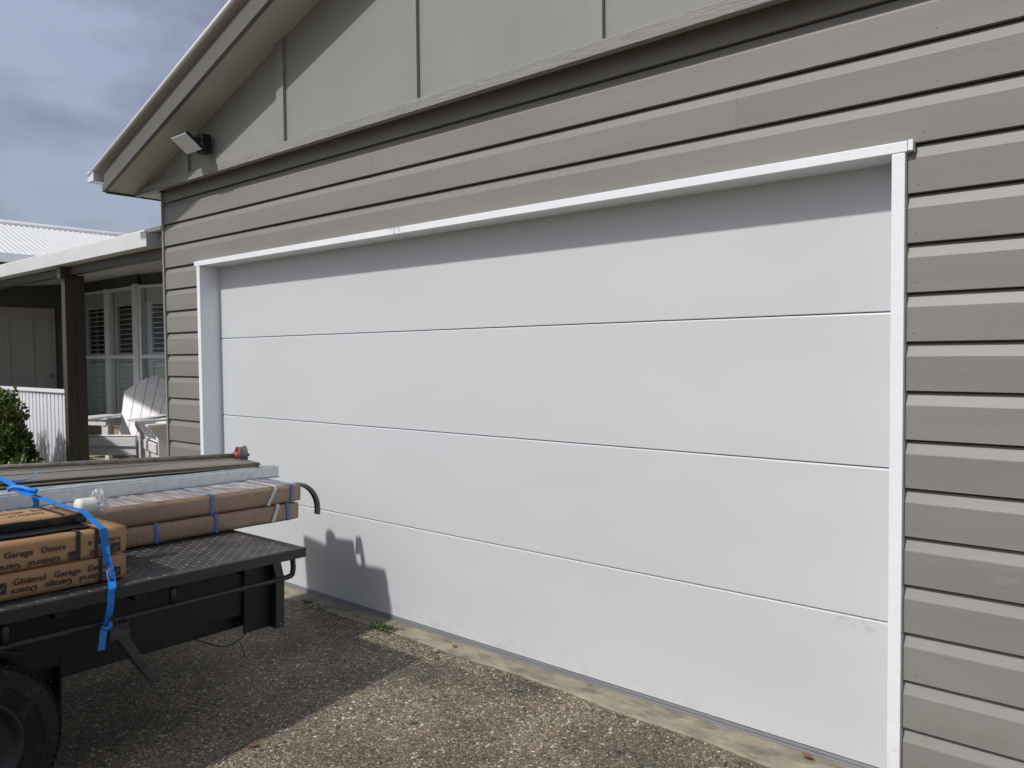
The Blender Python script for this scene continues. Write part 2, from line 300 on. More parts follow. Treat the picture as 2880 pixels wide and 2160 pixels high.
def aggregate():
    m, n, l, b = nmat('exposed_aggregate')
    g = n.new('ShaderNodeNewGeometry')
    wob = n.new('ShaderNodeTexNoise'); wob.inputs['Scale'].default_value = 60; l.new(g.outputs['Position'], wob.inputs['Vector'])
    addv = n.new('ShaderNodeMix'); addv.data_type = 'VECTOR'; addv.inputs[0].default_value = 0.006; l.new(g.outputs['Position'], addv.inputs[4]); l.new(wob.outputs['Color'], addv.inputs[5])
    mp = n.new('ShaderNodeMapping'); mp.inputs[3].default_value = (1, 1, 0.0); l.new(addv.outputs[1], mp.inputs[0])
    def layer(scale):
        v = n.new('ShaderNodeTexVoronoi'); v.inputs['Scale'].default_value = scale; l.new(mp.outputs[0], v.inputs['Vector'])
        s = n.new('ShaderNodeSeparateColor'); l.new(v.outputs['Color'], s.inputs[0])
        r = n.new('ShaderNodeValToRGB'); r.color_ramp.interpolation = 'CONSTANT'; e = r.color_ramp.elements
        cols = [(0, (0.060, 0.056, 0.052)), (0.09, (0.215, 0.170, 0.108)), (0.27, (0.320, 0.260, 0.168)), (0.46, (0.150, 0.132, 0.100)), (0.56, (0.395, 0.328, 0.220)),
                (0.72, (0.245, 0.210, 0.165)), (0.80, (0.40, 0.245, 0.135)), (0.86, (0.55, 0.48, 0.36)), (0.945, (0.78, 0.73, 0.61))]
        e[0].color = cols[0][1] + (1,); e[1].position = cols[1][0]; e[1].color = cols[1][1] + (1,)
        for p, c in cols[2:]:
            x = e.new(p); x.color = c + (1,)
        l.new(s.outputs[0], r.inputs[0])
        ed = n.new('ShaderNodeTexVoronoi'); ed.feature = 'DISTANCE_TO_EDGE'; ed.inputs['Scale'].default_value = scale; l.new(mp.outputs[0], ed.inputs['Vector'])
        k = n.new('ShaderNodeMapRange'); k.inputs[1].default_value = 0.0; k.inputs[2].default_value = 0.11; l.new(ed.outputs['Distance'], k.inputs[0])
        h = n.new('ShaderNodeMapRange'); h.inputs[1].default_value = 0.0; h.inputs[2].default_value = 0.32; h.interpolation_type = 'SMOOTHSTEP'; l.new(ed.outputs['Distance'], h.inputs[0])
        # per-stone height
        hm = n.new('ShaderNodeMath'); hm.operation = 'MULTIPLY'; l.new(h.outputs[0], hm.inputs[0])
        hr = n.new('ShaderNodeMapRange'); hr.inputs[3].default_value = 0.3; hr.inputs[4].default_value = 1.0; l.new(s.outputs[1], hr.inputs[0]); l.new(hr.outputs[0], hm.inputs[1])
        return r.outputs[0], k.outputs[0], hm.outputs[0]
    c1, k1, h1 = layer(72); c2, k2, h2 = layer(128)
    sel = n.new('ShaderNodeTexNoise'); sel.inputs['Scale'].default_value = 45; l.new(g.outputs['Position'], sel.inputs['Vector'])
    sr = n.new('ShaderNodeMapRange'); sr.inputs[1].default_value = 0.47; sr.inputs[2].default_value = 0.53; l.new(sel.outputs[0], sr.inputs[0])
    def mixc(f, a, c):
        x = n.new('ShaderNodeMix'); x.data_type = 'RGBA'
        if isinstance(f, float): x.inputs[0].default_value = f
        else: l.new(f, x.inputs[0])
        for i, q in ((6, a), (7, c)):
            if isinstance(q, tuple): x.inputs[i].default_value = q
            else: l.new(q, x.inputs[i])
        return x.outputs[2]
    def mixf(f, a, c):
        x = n.new('ShaderNodeMix'); l.new(f, x.inputs[0]); l.new(a, x.inputs[2]); l.new(c, x.inputs[3]); return x.outputs[0]
    sto = mixc(sr.outputs[0], c1, c2); kk = mixf(sr.outputs[0], k1, k2); hh = mixf(sr.outputs[0], h1, h2)
    colr = mixc(kk, (0.072, 0.060, 0.042, 1), sto)
    big = n.new('ShaderNodeTexNoise'); big.inputs['Scale'].default_value = 1.7; big.inputs['Detail'].default_value = 7; big.inputs['Roughness'].default_value = 0.62; l.new(g.outputs['Position'], big.inputs['Vector'])
    br = n.new('ShaderNodeMapRange'); br.inputs[1].default_value = 0.40; br.inputs[2].default_value = 0.60; br.inputs[3].default_value = 0.62; br.inputs[4].default_value = 1.08; l.new(big.outputs[0], br.inputs[0])
    fac = br.outputs[0]
    for (sx, sy, rad, dark) in ((-2.10, -0.24, 0.30, 0.55), (-1.66, -0.10, 0.22, 0.55), (-1.0, -0.35, 0.28, 0.72)):      # old damp stains by the threshold
        sm = n.new('ShaderNodeMapping'); sm.inputs[1].default_value = (-sx / rad, -sy / (rad * 0.55), 0); sm.inputs[3].default_value = (1 / rad, 1 / (rad * 0.55), 0); l.new(g.outputs['Position'], sm.inputs[0])
        wn_ = n.new('ShaderNodeTexNoise'); wn_.inputs['Scale'].default_value = 9; wn_.inputs['Detail'].default_value = 4; l.new(g.outputs['Position'], wn_.inputs['Vector'])
        ln = n.new('ShaderNodeVectorMath'); ln.operation = 'LENGTH'; l.new(sm.outputs[0], ln.inputs[0])
        ad = n.new('ShaderNodeMath'); ad.operation = 'ADD'; l.new(ln.outputs['Value'], ad.inputs[0]); l.new(wn_.outputs[0], ad.inputs[1])
        st = n.new('ShaderNodeMapRange'); st.interpolation_type = 'SMOOTHSTEP'; st.inputs[1].default_value = 0.85; st.inputs[2].default_value = 1.55; st.inputs[3].default_value = dark; st.inputs[4].default_value = 1.0; l.new(ad.outputs[0], st.inputs[0])
        mu = n.new('ShaderNodeMath'); mu.operation = 'MULTIPLY'; l.new(fac, mu.inputs[0]); l.new(st.outputs[0], mu.inputs[1]); fac = mu.outputs[0]
    ml = n.new('ShaderNodeMix'); ml.data_type = 'RGBA'; ml.blend_type = 'MULTIPLY'; ml.inputs[0].default_value = 1; l.new(colr, ml.inputs[6])
    cmb = n.new('ShaderNodeCombineColor'); [l.new(fac, cmb.inputs[i]) for i in range(3)]; l.new(cmb.outputs[0], ml.inputs[7])
    l.new(ml.outputs[2], b.inputs['Base Color']); b.inputs['Roughness'].default_value = 0.62; b.inputs['Specular IOR Level'].default_value = 0.45
    bu = n.new('ShaderNodeBump'); bu.inputs['Distance'].default_value = 0.006; bu.inputs['Strength'].default_value = 1.0; l.new(hh, bu.inputs['Height']); l.new(bu.outputs[0], b.inputs['Normal'])
    return m
M['agg'] = aggregate()

def glass():
    m, n, l, b = nmat('window_glass'); o = n['Material Output']; n.remove(b)
    tr = n.new('ShaderNodeBsdfTransparent'); tr.inputs[0].default_value = (0.95, 0.97, 0.955, 1)
    gl = n.new('ShaderNodeBsdfGlossy'); gl.inputs['Roughness'].default_value = 0.02
    fr = n.new('ShaderNodeLayerWeight'); fr.inputs[0].default_value = 0.5
    pw = n.new('ShaderNodeMath'); pw.operation = 'POWER'; pw.inputs[1].default_value = 4.0; l.new(fr.outputs['Facing'], pw.inputs[0])
    ma = n.new('ShaderNodeMath'); ma.operation = 'MULTIPLY_ADD'; ma.inputs[1].default_value = 0.5; ma.inputs[2].default_value = 0.04; l.new(pw.outputs[0], ma.inputs[0])
    mx = n.new('ShaderNodeMixShader'); l.new(ma.outputs[0], mx.inputs[0]); l.new(tr.outputs[0], mx.inputs[1]); l.new(gl.outputs[0], mx.inputs[2]); l.new(mx.outputs[0], o.inputs[0])
    return m
M['glass'] = glass()
def film():
    m, n, l, b = nmat('clear_plastic_film'); o = n['Material Output']; n.remove(b)
    tr = n.new('ShaderNodeBsdfTransparent'); df = n.new('ShaderNodeBsdfDiffuse'); df.inputs[0].default_value = (0.72, 0.76, 0.82, 1)
    gl = n.new('ShaderNodeBsdfGlossy'); gl.inputs['Roughness'].default_value = 0.12
    g = n.new('ShaderNodeTexCoord'); no = n.new('ShaderNodeTexNoise'); no.inputs['Scale'].default_value = 90; l.new(g.outputs['Object'], no.inputs['Vector'])
    r = n.new('ShaderNodeMapRange'); r.inputs[1].default_value = 0.4; r.inputs[2].default_value = 0.66; r.inputs[3].default_value = 0.15; r.inputs[4].default_value = 0.75; l.new(no.outputs[0], r.inputs[0])
    m1 = n.new('ShaderNodeMixShader'); l.new(r.outputs[0], m1.inputs[0]); l.new(tr.outputs[0], m1.inputs[1]); l.new(df.outputs[0], m1.inputs[2])
    m2 = n.new('ShaderNodeMixShader'); m2.inputs[0].default_value = 0.16; l.new(m1.outputs[0], m2.inputs[1]); l.new(gl.outputs[0], m2.inputs[2]); l.new(m2.outputs[0], o.inputs[0])
    return m
M['film'] = film()
def sheetfilm():
    m, n, l, b = nmat('stretch_film_sheet'); o = n['Material Output']; n.remove(b)
    tr = n.new('ShaderNodeBsdfTransparent'); df = n.new('ShaderNodeBsdfDiffuse'); df.inputs[0].default_value = (0.66, 0.72, 0.80, 1)
    gl = n.new('ShaderNodeBsdfGlossy'); gl.inputs['Roughness'].default_value = 0.15
    g = n.new('ShaderNodeTexCoord'); mp = n.new('ShaderNodeMapping'); mp.inputs[2].default_value = (0, 0, R(-28)); mp.inputs[3].default_value = (5, 60, 5); l.new(g.outputs['Object'], mp.inputs[0])
    no = n.new('ShaderNodeTexNoise'); no.inputs['Scale'].default_value = 1.3; no.inputs['Detail'].default_value = 3; l.new(mp.outputs[0], no.inputs['Vector'])
    r = n.new('ShaderNodeMapRange'); r.inputs[1].default_value = 0.42; r.inputs[2].default_value = 0.66; r.inputs[3].default_value = 0.05; r.inputs[4].default_value = 0.62; l.new(no.outputs[0], r.inputs[0])
    m1 = n.new('ShaderNodeMixShader'); l.new(r.outputs[0], m1.inputs[0]); l.new(tr.outputs[0], m1.inputs[1]); l.new(df.outputs[0], m1.inputs[2])
    m2 = n.new('ShaderNodeMixShader'); m2.inputs[0].default_value = 0.10; l.new(m1.outputs[0], m2.inputs[1]); l.new(gl.outputs[0], m2.inputs[2]); l.new(m2.outputs[0], o.inputs[0])
    return m
M['sheetfilm'] = sheetfilm()
def leafmat():
    m, n, l, b = nmat('shrub_leaf')
    oi = n.new('ShaderNodeNewGeometry'); r = n.new('ShaderNodeValToRGB'); e = r.color_ramp.elements
    e[0].color = (0.022, 0.042, 0.012, 1); e[1].color = (0.17, 0.23, 0.045, 1); l.new(oi.outputs['Random Per Island'], r.inputs[0]); l.new(r.outputs[0], b.inputs['Base Color'])
    b.inputs['Roughness'].default_value = 0.42
    b.inputs['Subsurface Weight'].default_value = 0.0
    return m
M['leaf'] = leafmat()

# ------------------------------------------------------------------ ground
SL = 0.035
def gz(y): return SL * y - 0.006 if y < 0 else -0.006
def sheet(name, xs, ys, zf, mat):
    V = [(x, y, zf(x, y)) for y in ys for x in xs]; nx = len(xs)
    F = [[j * nx + i, j * nx + i + 1, (j + 1) * nx + i + 1, (j + 1) * nx + i] for j in range(len(ys) - 1) for i in range(nx - 1)]
    return props(pyd(name, V, F, mat), kind='structure')
sheet('ground', [-300, -30, -8, 4, 30, 300], [-300, -60, -12, -3, 0, 12, 60, 300], lambda x, y: (SL * max(y, -60) if y < 0 else 0) - 0.06, M['soil'])
sheet('driveway', [-5.0 + 0.5 * i for i in range(19)], [-14 + 0.5 * i for i in range(28)] + [0.0], lambda x, y: gz(y), M['agg'])
# concrete threshold under the door, its outer edge wandering where the aggregate was washed against it
def threshold():
    xs = [-4.9 + 0.05 * i for i in range(101)]; V = []; F = []
    for x in xs:
        e = -0.012 + 0.022 * noise.noise(Vector((x * 2.1, 3, 0))) + 0.010 * noise.noise(Vector((x * 9, 1, 0))) - (0.05 * max(0, 1 - abs(x + 1.62) / 0.16)) * 0.3 - 0.055 * max(0, min(1, (x + 1.5) / 1.2))
        V += [(x, e, gz(e) - 0.03), (x, e, gz(e) + 0.004), (x, e + 0.012, 0.002), (x, 0.32, 0.004)]
    for i in range(len(xs) - 1):
        for k in range(3): F.append([4 * i + k, 4 * i + k + 1, 4 * i + k + 5, 4 * i + k + 4])
    return props(pyd('concrete_threshold', V, F, M['concrete']), kind='structure')
threshold()

# ------------------------------------------------------------------ garage
G = empty('garage', (-2.4, 0, 0), 0, 'taupe weatherboard garage with gable roof around the wide white door', 'garage')
def gp(o):                       # child built in world coordinates
    o.parent = G; o.matrix_parent_inverse = Matrix.Translation(-Vector((-2.4, 0, 0))); return o
XL, XR = -5.39, 0.78
B = 0.17
def board_mesh(x0, x1, z, seed):
    prof = [(0.052, 0.0), (0.0015, 0.0), (0.0, 0.0015), (0.0, 0.119), (0.0008, 0.1215), (0.0180, 0.1630), (0.040, 0.1633), (0.040, 0.185), (0.052, 0.185)]
    n = max(2, int((x1 - x0) / 0.25)); V = []; F = []; k = len(prof)
    for i in range(n + 1):
        x = x0 + (x1 - x0) * i / n
        for y, zz in prof:
            w = 0.0012 * noise.noise(Vector((x * 1.3, seed * 3.7, 0))); h = 0.0010 * noise.noise(Vector((x * 1.1, seed * 5.1, 4)))
            V.append((x, y + w, z + zz + h))
    for i in range(n):
        for j in range(k): F.append([i * k + j, i * k + (j + 1) % k, (i + 1) * k + (j + 1) % k, (i + 1) * k + j])
    F.append(list(range(k))); F.append([n * k + j for j in range(k)][::-1])
    return gp(pyd('weatherboard', V, F, M['board']))
sd_ = 0
joins = {0: [], -1: [-0.623], -2: [-2.853], -3: [-1.4]}
for kk in range(-3, 15):
    z = 2.31 - B * kk
    if kk <= 0:
        cuts = sorted([XL + 0.012] + joins[kk] + [XR])
        for a, b in zip(cuts, cuts[1:]):
            sd_ += 1; board_mesh(a + 0.0003, b - 0.0003, z, sd_)
    else:
        for a, b in ((XL + 0.012, -4.842), (-0.003, XR)):
            sd_ += 1; board_mesh(a, b, z, sd_)
def nails():
    bm = bmesh.new(); rr = random.Random(3)
    for kk in range(-3, 14):
        z = 2.31 - B * kk + 0.030
        xs = [x + rr.uniform(-0.02, 0.02) for x in ([-5.33, -4.95, 0.03, 0.48] if kk > 0 else [-5.33 + 0.6 * i for i in range(11)])]
        for x in xs:
            bmesh.ops.create_cone(bm, segments=8, radius1=0.0032, radius2=0.0022, depth=0.0016, cap_ends=True, matrix=Matrix.Translation((x, -0.0010, z + rr.uniform(-0.006, 0.006))) @ Matrix.Rotation(R(90), 4, 'X'))
    o = gp(bmobj('nail_heads', bm, M['board'])); o['kind'] = 'stuff'
nails()
gp(box('corner_stop', XL - 0.012, XL + 0.012, -0.012, 0.03, -0.05, 2.895, M['trim'], None, 0.002))
gp(box('side_wall', XL, XL + 0.1, 0.05, 6.5, -0.05, 2.9, M['board']))
gp(box('side_wall', XR - 0.1, XR, 0.05, 6.5, -0.05, 2.9, M['board']))
gp(box('back_wall', XL, XR, 6.5, 6.6, -0.05, 2.9, M['board']))
# interior backing behind the boards (keeps light out)
gp(box('wall_lining', XL + 0.1, -4.9, 0.05, 0.10, -0.05, 2.9, M['dark'])); gp(box('wall_lining', 0.05, XR - 0.1, 0.05, 0.10, -0.05, 2.9, M['dark'])); gp(box('wall_lining', -4.9, 0.05, 0.05, 0.10, 2.33, 2.9, M['dark']))
# door frame
gp(box('frame_head', -4.876, 0.006, -0.026, 0.14, 2.279, 2.316, M['white'], None, 0.0025))
gp(box('frame_head_return', 0.0075, 0.024, -0.0265, 0.01, 2.281, 2.318, M['white'], None, 0.002))
gp(box('frame_jamb', -4.846, -4.802, -0.024, 0.14, -0.004, 2.278, M['white'], None, 0.0025))
gp(box('frame_jamb', -0.044, -0.001, -0.024, 0.14, 0.10, 2.278, M['white'], None, 0.0025))
gp(box('frame_jamb', -0.0445, -0.001, -0.0245, 0.14, -0.02, 0.0985, M['white'], None, 0.0025))
# sectional door: four panels with rolled edges
GD = empty('garage_door', (-2.4, 0.13, 0)); GD.parent = G; GD.matrix_parent_inverse = Matrix.Translation(-Vector((-2.4, 0, 0)))
zs = [0.028, 0.590, 1.166, 1.743, 2.33]
for i in range(4):
    z0, z1 = zs[i] + 0.0016, zs[i + 1] - 0.0016
    ft = 0.0045
    prof = [(0.045, z0), (0.006, z0), (0.0012, z0 + 0.0010), (0, z0 + 0.003), (0, z1 - 0.006), (0.0015, z1 - 0.0025), (0.006, z1), (0.045, z1)]
    n = 24; V = []; F = []; k = len(prof)
    for a in range(n + 1):
        x = -2.49 + 4.98 * a / n
        for y, z in prof: V.append((x, y, z))
    for a in range(n):
        for j in range(k): F.append([a * k + j, a * k + (j + 1) % k, (a + 1) * k + (j + 1) % k, (a + 1) * k + j])
    F += [list(range(k)), [n * k + j for j in range(k)][::-1]]
    pyd('panel', V, F, M['door'], GD)
box('bottom_rail', -2.49, 2.49, -0.004, 0.04, 0.0135, 0.0275, M['seal'], GD, 0.002)
box('bottom_seal', -2.49, 2.49, -0.007, 0.035, -0.002, 0.0125, M['seal'], GD, 0.003)
# faint hand marks near the right edge of the bottom panel stay in the material (too small)
# gable
PITCHT = 0.338
RX = -2.33                                   # ridge
def rz(x, z0=2.916, x0=-5.678): 
    return z0 + PITCHT * (min(x, 2 * RX - x) - x0)
XE, XE2 = -5.678, 2 * RX + 5.678             # eave ends
bat = [-4.833, -3.613, -2.390, -1.225, -0.010]
edges = [XE + 0.03] + bat + [XE2 - 0.03]
def prism_xz(name, pts, y0, y1, mat):
    n = len(pts); V = [(p, y0, q) for p, q in pts] + [(p, y1, q) for p, q in pts]
    F = [list(range(n)), list(range(2 * n - 1, n - 1, -1))] + [[i, (i + 1) % n, n + (i + 1) % n, n + i] for i in range(n)]
    return gp(pyd(name, V, F, mat))
for a, b in zip(edges, edges[1:]):
    a2, b2 = a + 0.0015, b - 0.0015
    pts = [(a2, 2.93), (b2, 2.93), (b2, rz(b2))] + ([(RX, rz(RX))] if a2 < RX < b2 else []) + [(a2, rz(a2))]
    prism_xz('gable_sheet', pts, -0.076, -0.06, M['gable'])
for x in bat:
    a, b = x - 0.038, x + 0.038
    prism_xz('gable_batten', [(a, 2.951), (b, 2.951), (b, rz(b) - 0.002), (a, rz(a) - 0.002)], -0.097, -0.0765, M['gable'])
# horizontal trim with rough sawn top edge
def trim():
    xs = [XE + (XE2 - XE) * i / 160 for i in range(161)]; V = []; F = []
    for x in xs:
        j = 0.0025 * noise.noise(Vector((x * 6, 0, 2))) + 0.0015 * noise.noise(Vector((x * 21, 0, 5)))
        zt = min(2.950 + j, rz(x) + 0.02)
        V += [(x, -0.06, 2.892), (x, -0.102, 2.892 + 0.3 * j), (x, -0.102 , zt - 0.004), (x, -0.098 - 0.5 * abs(j), zt), (x, -0.06, zt)]
    k = 5
    for i in range(len(xs) - 1):
        for j in range(k): F.append([i * k + j, i * k + (j + 1) % k, (i + 1) * k + (j + 1) % k, (i + 1) * k + j])
    F += [list(range(k)), [(len(xs) - 1) * k + j for j in range(k)][::-1]]
    return gp(pyd('gable_trim_board', V, F, M['trim']))
trim()
gp(box('trim_underside', XL + 0.013, XR, -0.0595, -0.0005, 2.965, 2.975, M['barge']))
BY = -0.345                                  # barge face
def slope_strip(name, xa, xb, zoff0, zoff1, y0, y1, mat, base=2.903, x0=-5.63, mirror=False, cutv=True):
    """board that follows the rake; zoff measured vertically from the barge's lower edge"""
    def zz(x): return base + 0.333 * (x - x0)
    pts = [(xa, zz(xa) + zoff0), (xb, zz(xb) + zoff0), (xb, zz(xb) + zoff1), (xa, zz(xa) + zoff1)]
    if mirror: pts = [(2 * RX - p, q) for p, q in pts]
    return prism_xz(name, pts, y0, y1, mat)
for mir in (False, True):
    slope_strip('barge_board', -5.66, RX, 0.055, 0.160, BY + 0.012, BY + 0.030, M['barge'], mirror=mir)
    slope_strip('barge_mould', -5.66, RX, 0.0, 0.0535, BY, BY + 0.030, M['barge'], mirror=mir)
    slope_strip('rake_soffit', -5.66, RX, 0.012, 0.020, BY + 0.0305, -0.0605, M['soffit'], mirror=mir)
    slope_strip('barge_capping', -5.83, RX, 0.198, 0.206, BY - 0.024, BY + 0.05, M['roofwhite'], mirror=mir)
    slope_strip('roof', -5.83, RX, 0.172, 0.198, BY + 0.051, 6.8, M['roofwhite'], mirror=mir)
    s = -1 if mir else 1
    def bx2(name, a, b, *r):
        if mir: a, b = 2 * RX - b, 2 * RX - a
        return gp(box(name, a, b, *r))
    # rounded roll of the capping
    def zz(x): return 2.903 + 0.333 * (x + 5.63)
    pts = [(x if not mir else 2 * RX - x, BY - 0.024, zz(x) + 0.203) for x in (-5.83, RX)]
    gp(tube('capping_roll', pts, 0.019, M['roofwhite'], None, 12))
    bx2('gutter', -5.845, -5.735, BY - 0.035, 6.8, 2.985, 3.072, M['gutter'], None, 0.004)
    bx2('fascia', -5.70, -5.68, BY + 0.0315, 6.8, 2.90, 3.06, M['barge'])
    bx2('eave_soffit', -5.679, -5.392, -0.0595, 6.8, 2.898, 2.904, M['soffit'])
gp(box('eave_bead', -5.672, -5.662, BY + 0.031, 6.8, 2.888, 2.8975, M['brown']))

# ------------------------------------------------------------------ security light on the gable
def sec_light():
    t = empty('security_light', (-4.50, -0.10, 3.09), 0, 'black security light with square frosted face on the gable wall', 'light')
    box('base', -0.030, 0.052, -0.072, 0.0, -0.066, 0.066, M['lampblack'], t, 0.008)
    tube('arm', [(0.01, -0.055, 0.01), (0.01, -0.10, 0.02), (0.0, -0.135, 0.018)], 0.02, M['lampblack'], t, 10)
    # lamp head: plate whose face looks down and outwards
    a = Vector((-0.105, -0.215, 0.028)); b = Vector((0.100, -0.215, 0.028)); c = Vector((0.100, -0.098, -0.062)); d = Vector((-0.105, -0.098, -0.062))
    ex = (b - a).normalized(); ey = (c - b).normalized(); ez = ex.cross(ey)
    Mx = Matrix((ex, ey, ez)).transposed().to_4x4(); Mx.translation = (a + b + c + d) / 4
    w, h = (b - a).length / 2, (c - b).length / 2
    hd = box('lamp_head', -w, w, -h, h, 0.004, 0.026, M['lampblack'], t, 0.005, Mx) if (Mx @ Vector((0, 0, 1)) - Mx.translation).z > 0 else box('lamp_head', -w, w, -h, h, -0.026, -0.004, M['lampblack'], t, 0.005, Mx)
    s = 1 if ez.z > 0 else -1
    box('lamp_face', -w + 0.002, w - 0.002, -h + 0.002, h - 0.002, -0.003, 0.0035, M['lampwhite'], t, 0.002, Mx)
sec_light()

# ------------------------------------------------------------------ verandah, house wing behind
FL = 0.36
V_ = empty('verandah', (-8.5, 0.1, 0), 0, 'shaded verandah with dark post and white gutter left of the garage', 'verandah')
def vp(o): o.parent = V_; o.matrix_parent_inverse = Matrix.Translation(-Vector((-8.5, 0.1, 0))); return o
vp(prism('gutter', [(0.0, 2.515), (0.13, 2.515), (0.13, 2.625), (0.118, 2.625), (0.118, 2.53), (0.012, 2.53), (0.006, 2.635), (-0.006, 2.635)], 0, -13.0, -5.69, M['gutter']))
vp(box('gutter_stop_end', -5.689, -5.684, -0.004, 0.128, 2.515, 2.628, M['gutter']))
vp(prism('roof', [(0.03, 2.63), (3.0, 2.90), (3.0, 2.93), (0.03, 2.66)], 0, -13.0, -5.50, M['roofwhite']))
vp(box('beam', -13.0, -5.41, 0.135, 0.225, 2.437, 2.545, M['brown'], None, 0.004))
vp(prism('ceiling', [(0.226, 2.545), (2.6, 2.79), (2.6, 2.80), (0.226, 2.555)], 0, -13.0, -5.42, M['ceil']))
for xp in (-7.775, -11.4):
    vp(box('post', xp, xp + 0.088, 0.10, 0.192, FL, 2.436, M['brown'], None, 0.004))
    vp(box('post', xp + 0.001, xp + 0.087, 0.1945, 0.287, FL, 2.436, M['brown'], None, 0.004))
    vp(box('post_bracket', xp - 0.004, xp + 0.094, 0.062, 0.1335, 2.40, 2.55, M['brown'], None, 0.004))
for i in range(19):
    y = 0.13 + i * 0.092; vp(box('floor_board', -13, -5.42, y, y + 0.086, FL - 0.03, FL, M['deckwood'], None, 0.002))
vp(box('floor_edge', -13, -5.42, 0.09, 0.12, -0.05, FL - 0.002, M['brown']))
# balustrade
Bal = empty('balustrade', (-9.6, 0.15, 0.25), 0, 'white slatted verandah balustrade left of the dark post', 'balustrade')
box('top_rail', -1.75, 1.82, -0.035, 0.055, 1.005, 1.040, M['white'], Bal, 0.005)
box('bottom_rail', -1.75, 1.82, -0.02, 0.03, 0.06, 0.11, M['white'], Bal, 0.004)
sl = None
for i in range(34):
    x = -1.72 + i * 0.104
    if sl is None: sl = box('slat', -0.036, 0.036, -0.012, 0.010, 0.11, 1.004, M['white'], Bal, 0.003); o = sl
    else: o = sl.copy(); COL.objects.link(o)
    o.location.x = x
box('infill', -1.74, 1.81, 0.0125, 0.016, 0.11, 1.003, M['winwhite'], Bal)

HS = empty('house', (-11, 1.65, 0), 0, 'dark walled house wing with white corrugated roof behind the verandah', 'house')
def hp(o, p=None): o.parent = HS; o.matrix_parent_inverse = Matrix.Translation(-Vector((-11, 1.65, 0))); return o
WY = 1.68
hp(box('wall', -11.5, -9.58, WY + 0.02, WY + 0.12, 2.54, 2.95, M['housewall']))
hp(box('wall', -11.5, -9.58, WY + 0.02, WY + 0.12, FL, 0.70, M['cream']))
bdm = None
for i in range(3):
    hp(prism('weatherboard', [(WY + 0.018, FL + 0.15 * i), (WY - 0.004, FL + 0.15 * i), (WY + 0.012, FL + 0.15 * i + 0.147), (WY + 0.018, FL + 0.15 * i + 0.147)], 0, -11.5, -9.58, M['cream']))
hp(box('fascia', -11.5, -9.56, WY - 0.03, WY + 0.015, 2.56, 2.78, M['brown']))
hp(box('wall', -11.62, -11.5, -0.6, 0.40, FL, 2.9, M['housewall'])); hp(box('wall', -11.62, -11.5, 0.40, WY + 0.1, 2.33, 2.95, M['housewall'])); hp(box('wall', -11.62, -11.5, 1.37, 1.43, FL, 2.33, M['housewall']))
hp(box('interior_wall', -14.5, -5.5, WY + 1.6, WY + 1.65, -0.05, 3.0, M['dark'])); hp(box('interior_wall', -14.5, -14.45, -0.6, WY + 1.6, -0.05, 3.0, M['dark'])); hp(box('interior_ceiling', -14.45, -5.5, WY + 0.25, WY + 1.6, 2.955, 2.985, M['dark']))
# front door on the side wall
D = empty('front_door', (-11.5, 0.88, 0.26)); hp(D)
box('door_leaf', -0.06, -0.02, -0.47, 0.475, 0.0, 2.07, M['frontdoor'], D, 0.003)
for (a, b) in ((-0.36, -0.16), (-0.04, 0.14), (0.20, 0.36)):
    box('stile', -0.019, -0.006, b + 0.004, b + 0.05, 0.1, 1.95, M['frontdoor'], D, 0.004)
box('top_rail', -0.019, -0.006, -0.46, 0.465, 1.96, 2.065, M['frontdoor'], D, 0.004)
tube('door_knob', [(-0.005, 0.385, 0.86 + 0.25), (0.045, 0.385, 1.11), (0.05, 0.385, 1.11), (0.085, 0.385, 1.11)], 0.02, M['shaft'], D, 10, [0.012, 0.012, 0.028, 0.02])
def window(name, x0, x1, z0, z1, Mx, shutters=True):
    """double-hung window in local XZ, looking along -Y; louvred shutters behind the glass"""
    W = empty(name); hp(W); W.matrix_basis = Mx
    fr = 0.035; zm = (z0 + z1) / 2 + 0.0
    box('frame', x0, x0 + fr, -0.03, 0.05, z0, z1, M['winwhite'], W, 0.003); box('frame', x1 - fr, x1, -0.03, 0.05, z0, z1, M['winwhite'], W, 0.003)
    box('frame', x0 + fr, x1 - fr, -0.03, 0.05, z1 - fr, z1, M['winwhite'], W, 0.003); box('sill', x0 + fr, x1 - fr, -0.03, 0.06, z0, z0 + fr, M['winwhite'], W, 0.003)
    box('meeting_rail', x0 + fr, x1 - fr, -0.028, 0.03, 1.60, 1.65, M['winwhite'], W, 0.003)
    box('pane', x0 + fr, x1 - fr, 0.000, 0.004, 1.651, z1 - fr, M['glass'], W); box('pane', x0 + fr, x1 - fr, 0.006, 0.010, z0 + fr, 1.599, M['glass'], W)
    if shutters:
        s = 0.10
        box('shutter_stile', x0 + fr + 0.005, x0 + fr + s, 0.055, 0.085, z0, z1, M['louvre'], W); box('shutter_stile', x1 - fr - s + 0.05, x1 - fr - 0.005, 0.055, 0.085, z0, z1, M['louvre'], W)
        box('shutter_rail', x0 + fr + s, x1 - fr - s + 0.05, 0.055, 0.085, z1 - 0.24, z1, M['louvre'], W); box('shutter_rail', x0 + fr + s, x1 - fr - s + 0.05, 0.055, 0.085, 1.56, 1.68, M['louvre'], W)
        la = x0 + fr + s; lb = x1 - fr - s + 0.05
        me = None
        for (zz0, zz1, ang) in ((1.70, z1 - 0.25, 4), (z0 + 0.05, 1.55, 72)):
            nn = int((zz1 - zz0) / 0.066)
            for i in range(nn):
                o = box('louvre', la, lb, -0.036, 0.036, -0.005, 0.005, M['louvre'], W) if me is None else link('louvre', me, None, W)
                me = o.data; o.location = (0, 0.075, zz0 + (i + 0.5) * (zz1 - zz0) / nn); o.rotation_euler = (R(ang), 0, 0)
    box('room_backing', x0, x1, 0.5, 0.52, z0 - 0.1, z1 + 0.1, M['dark'], W)
    return W
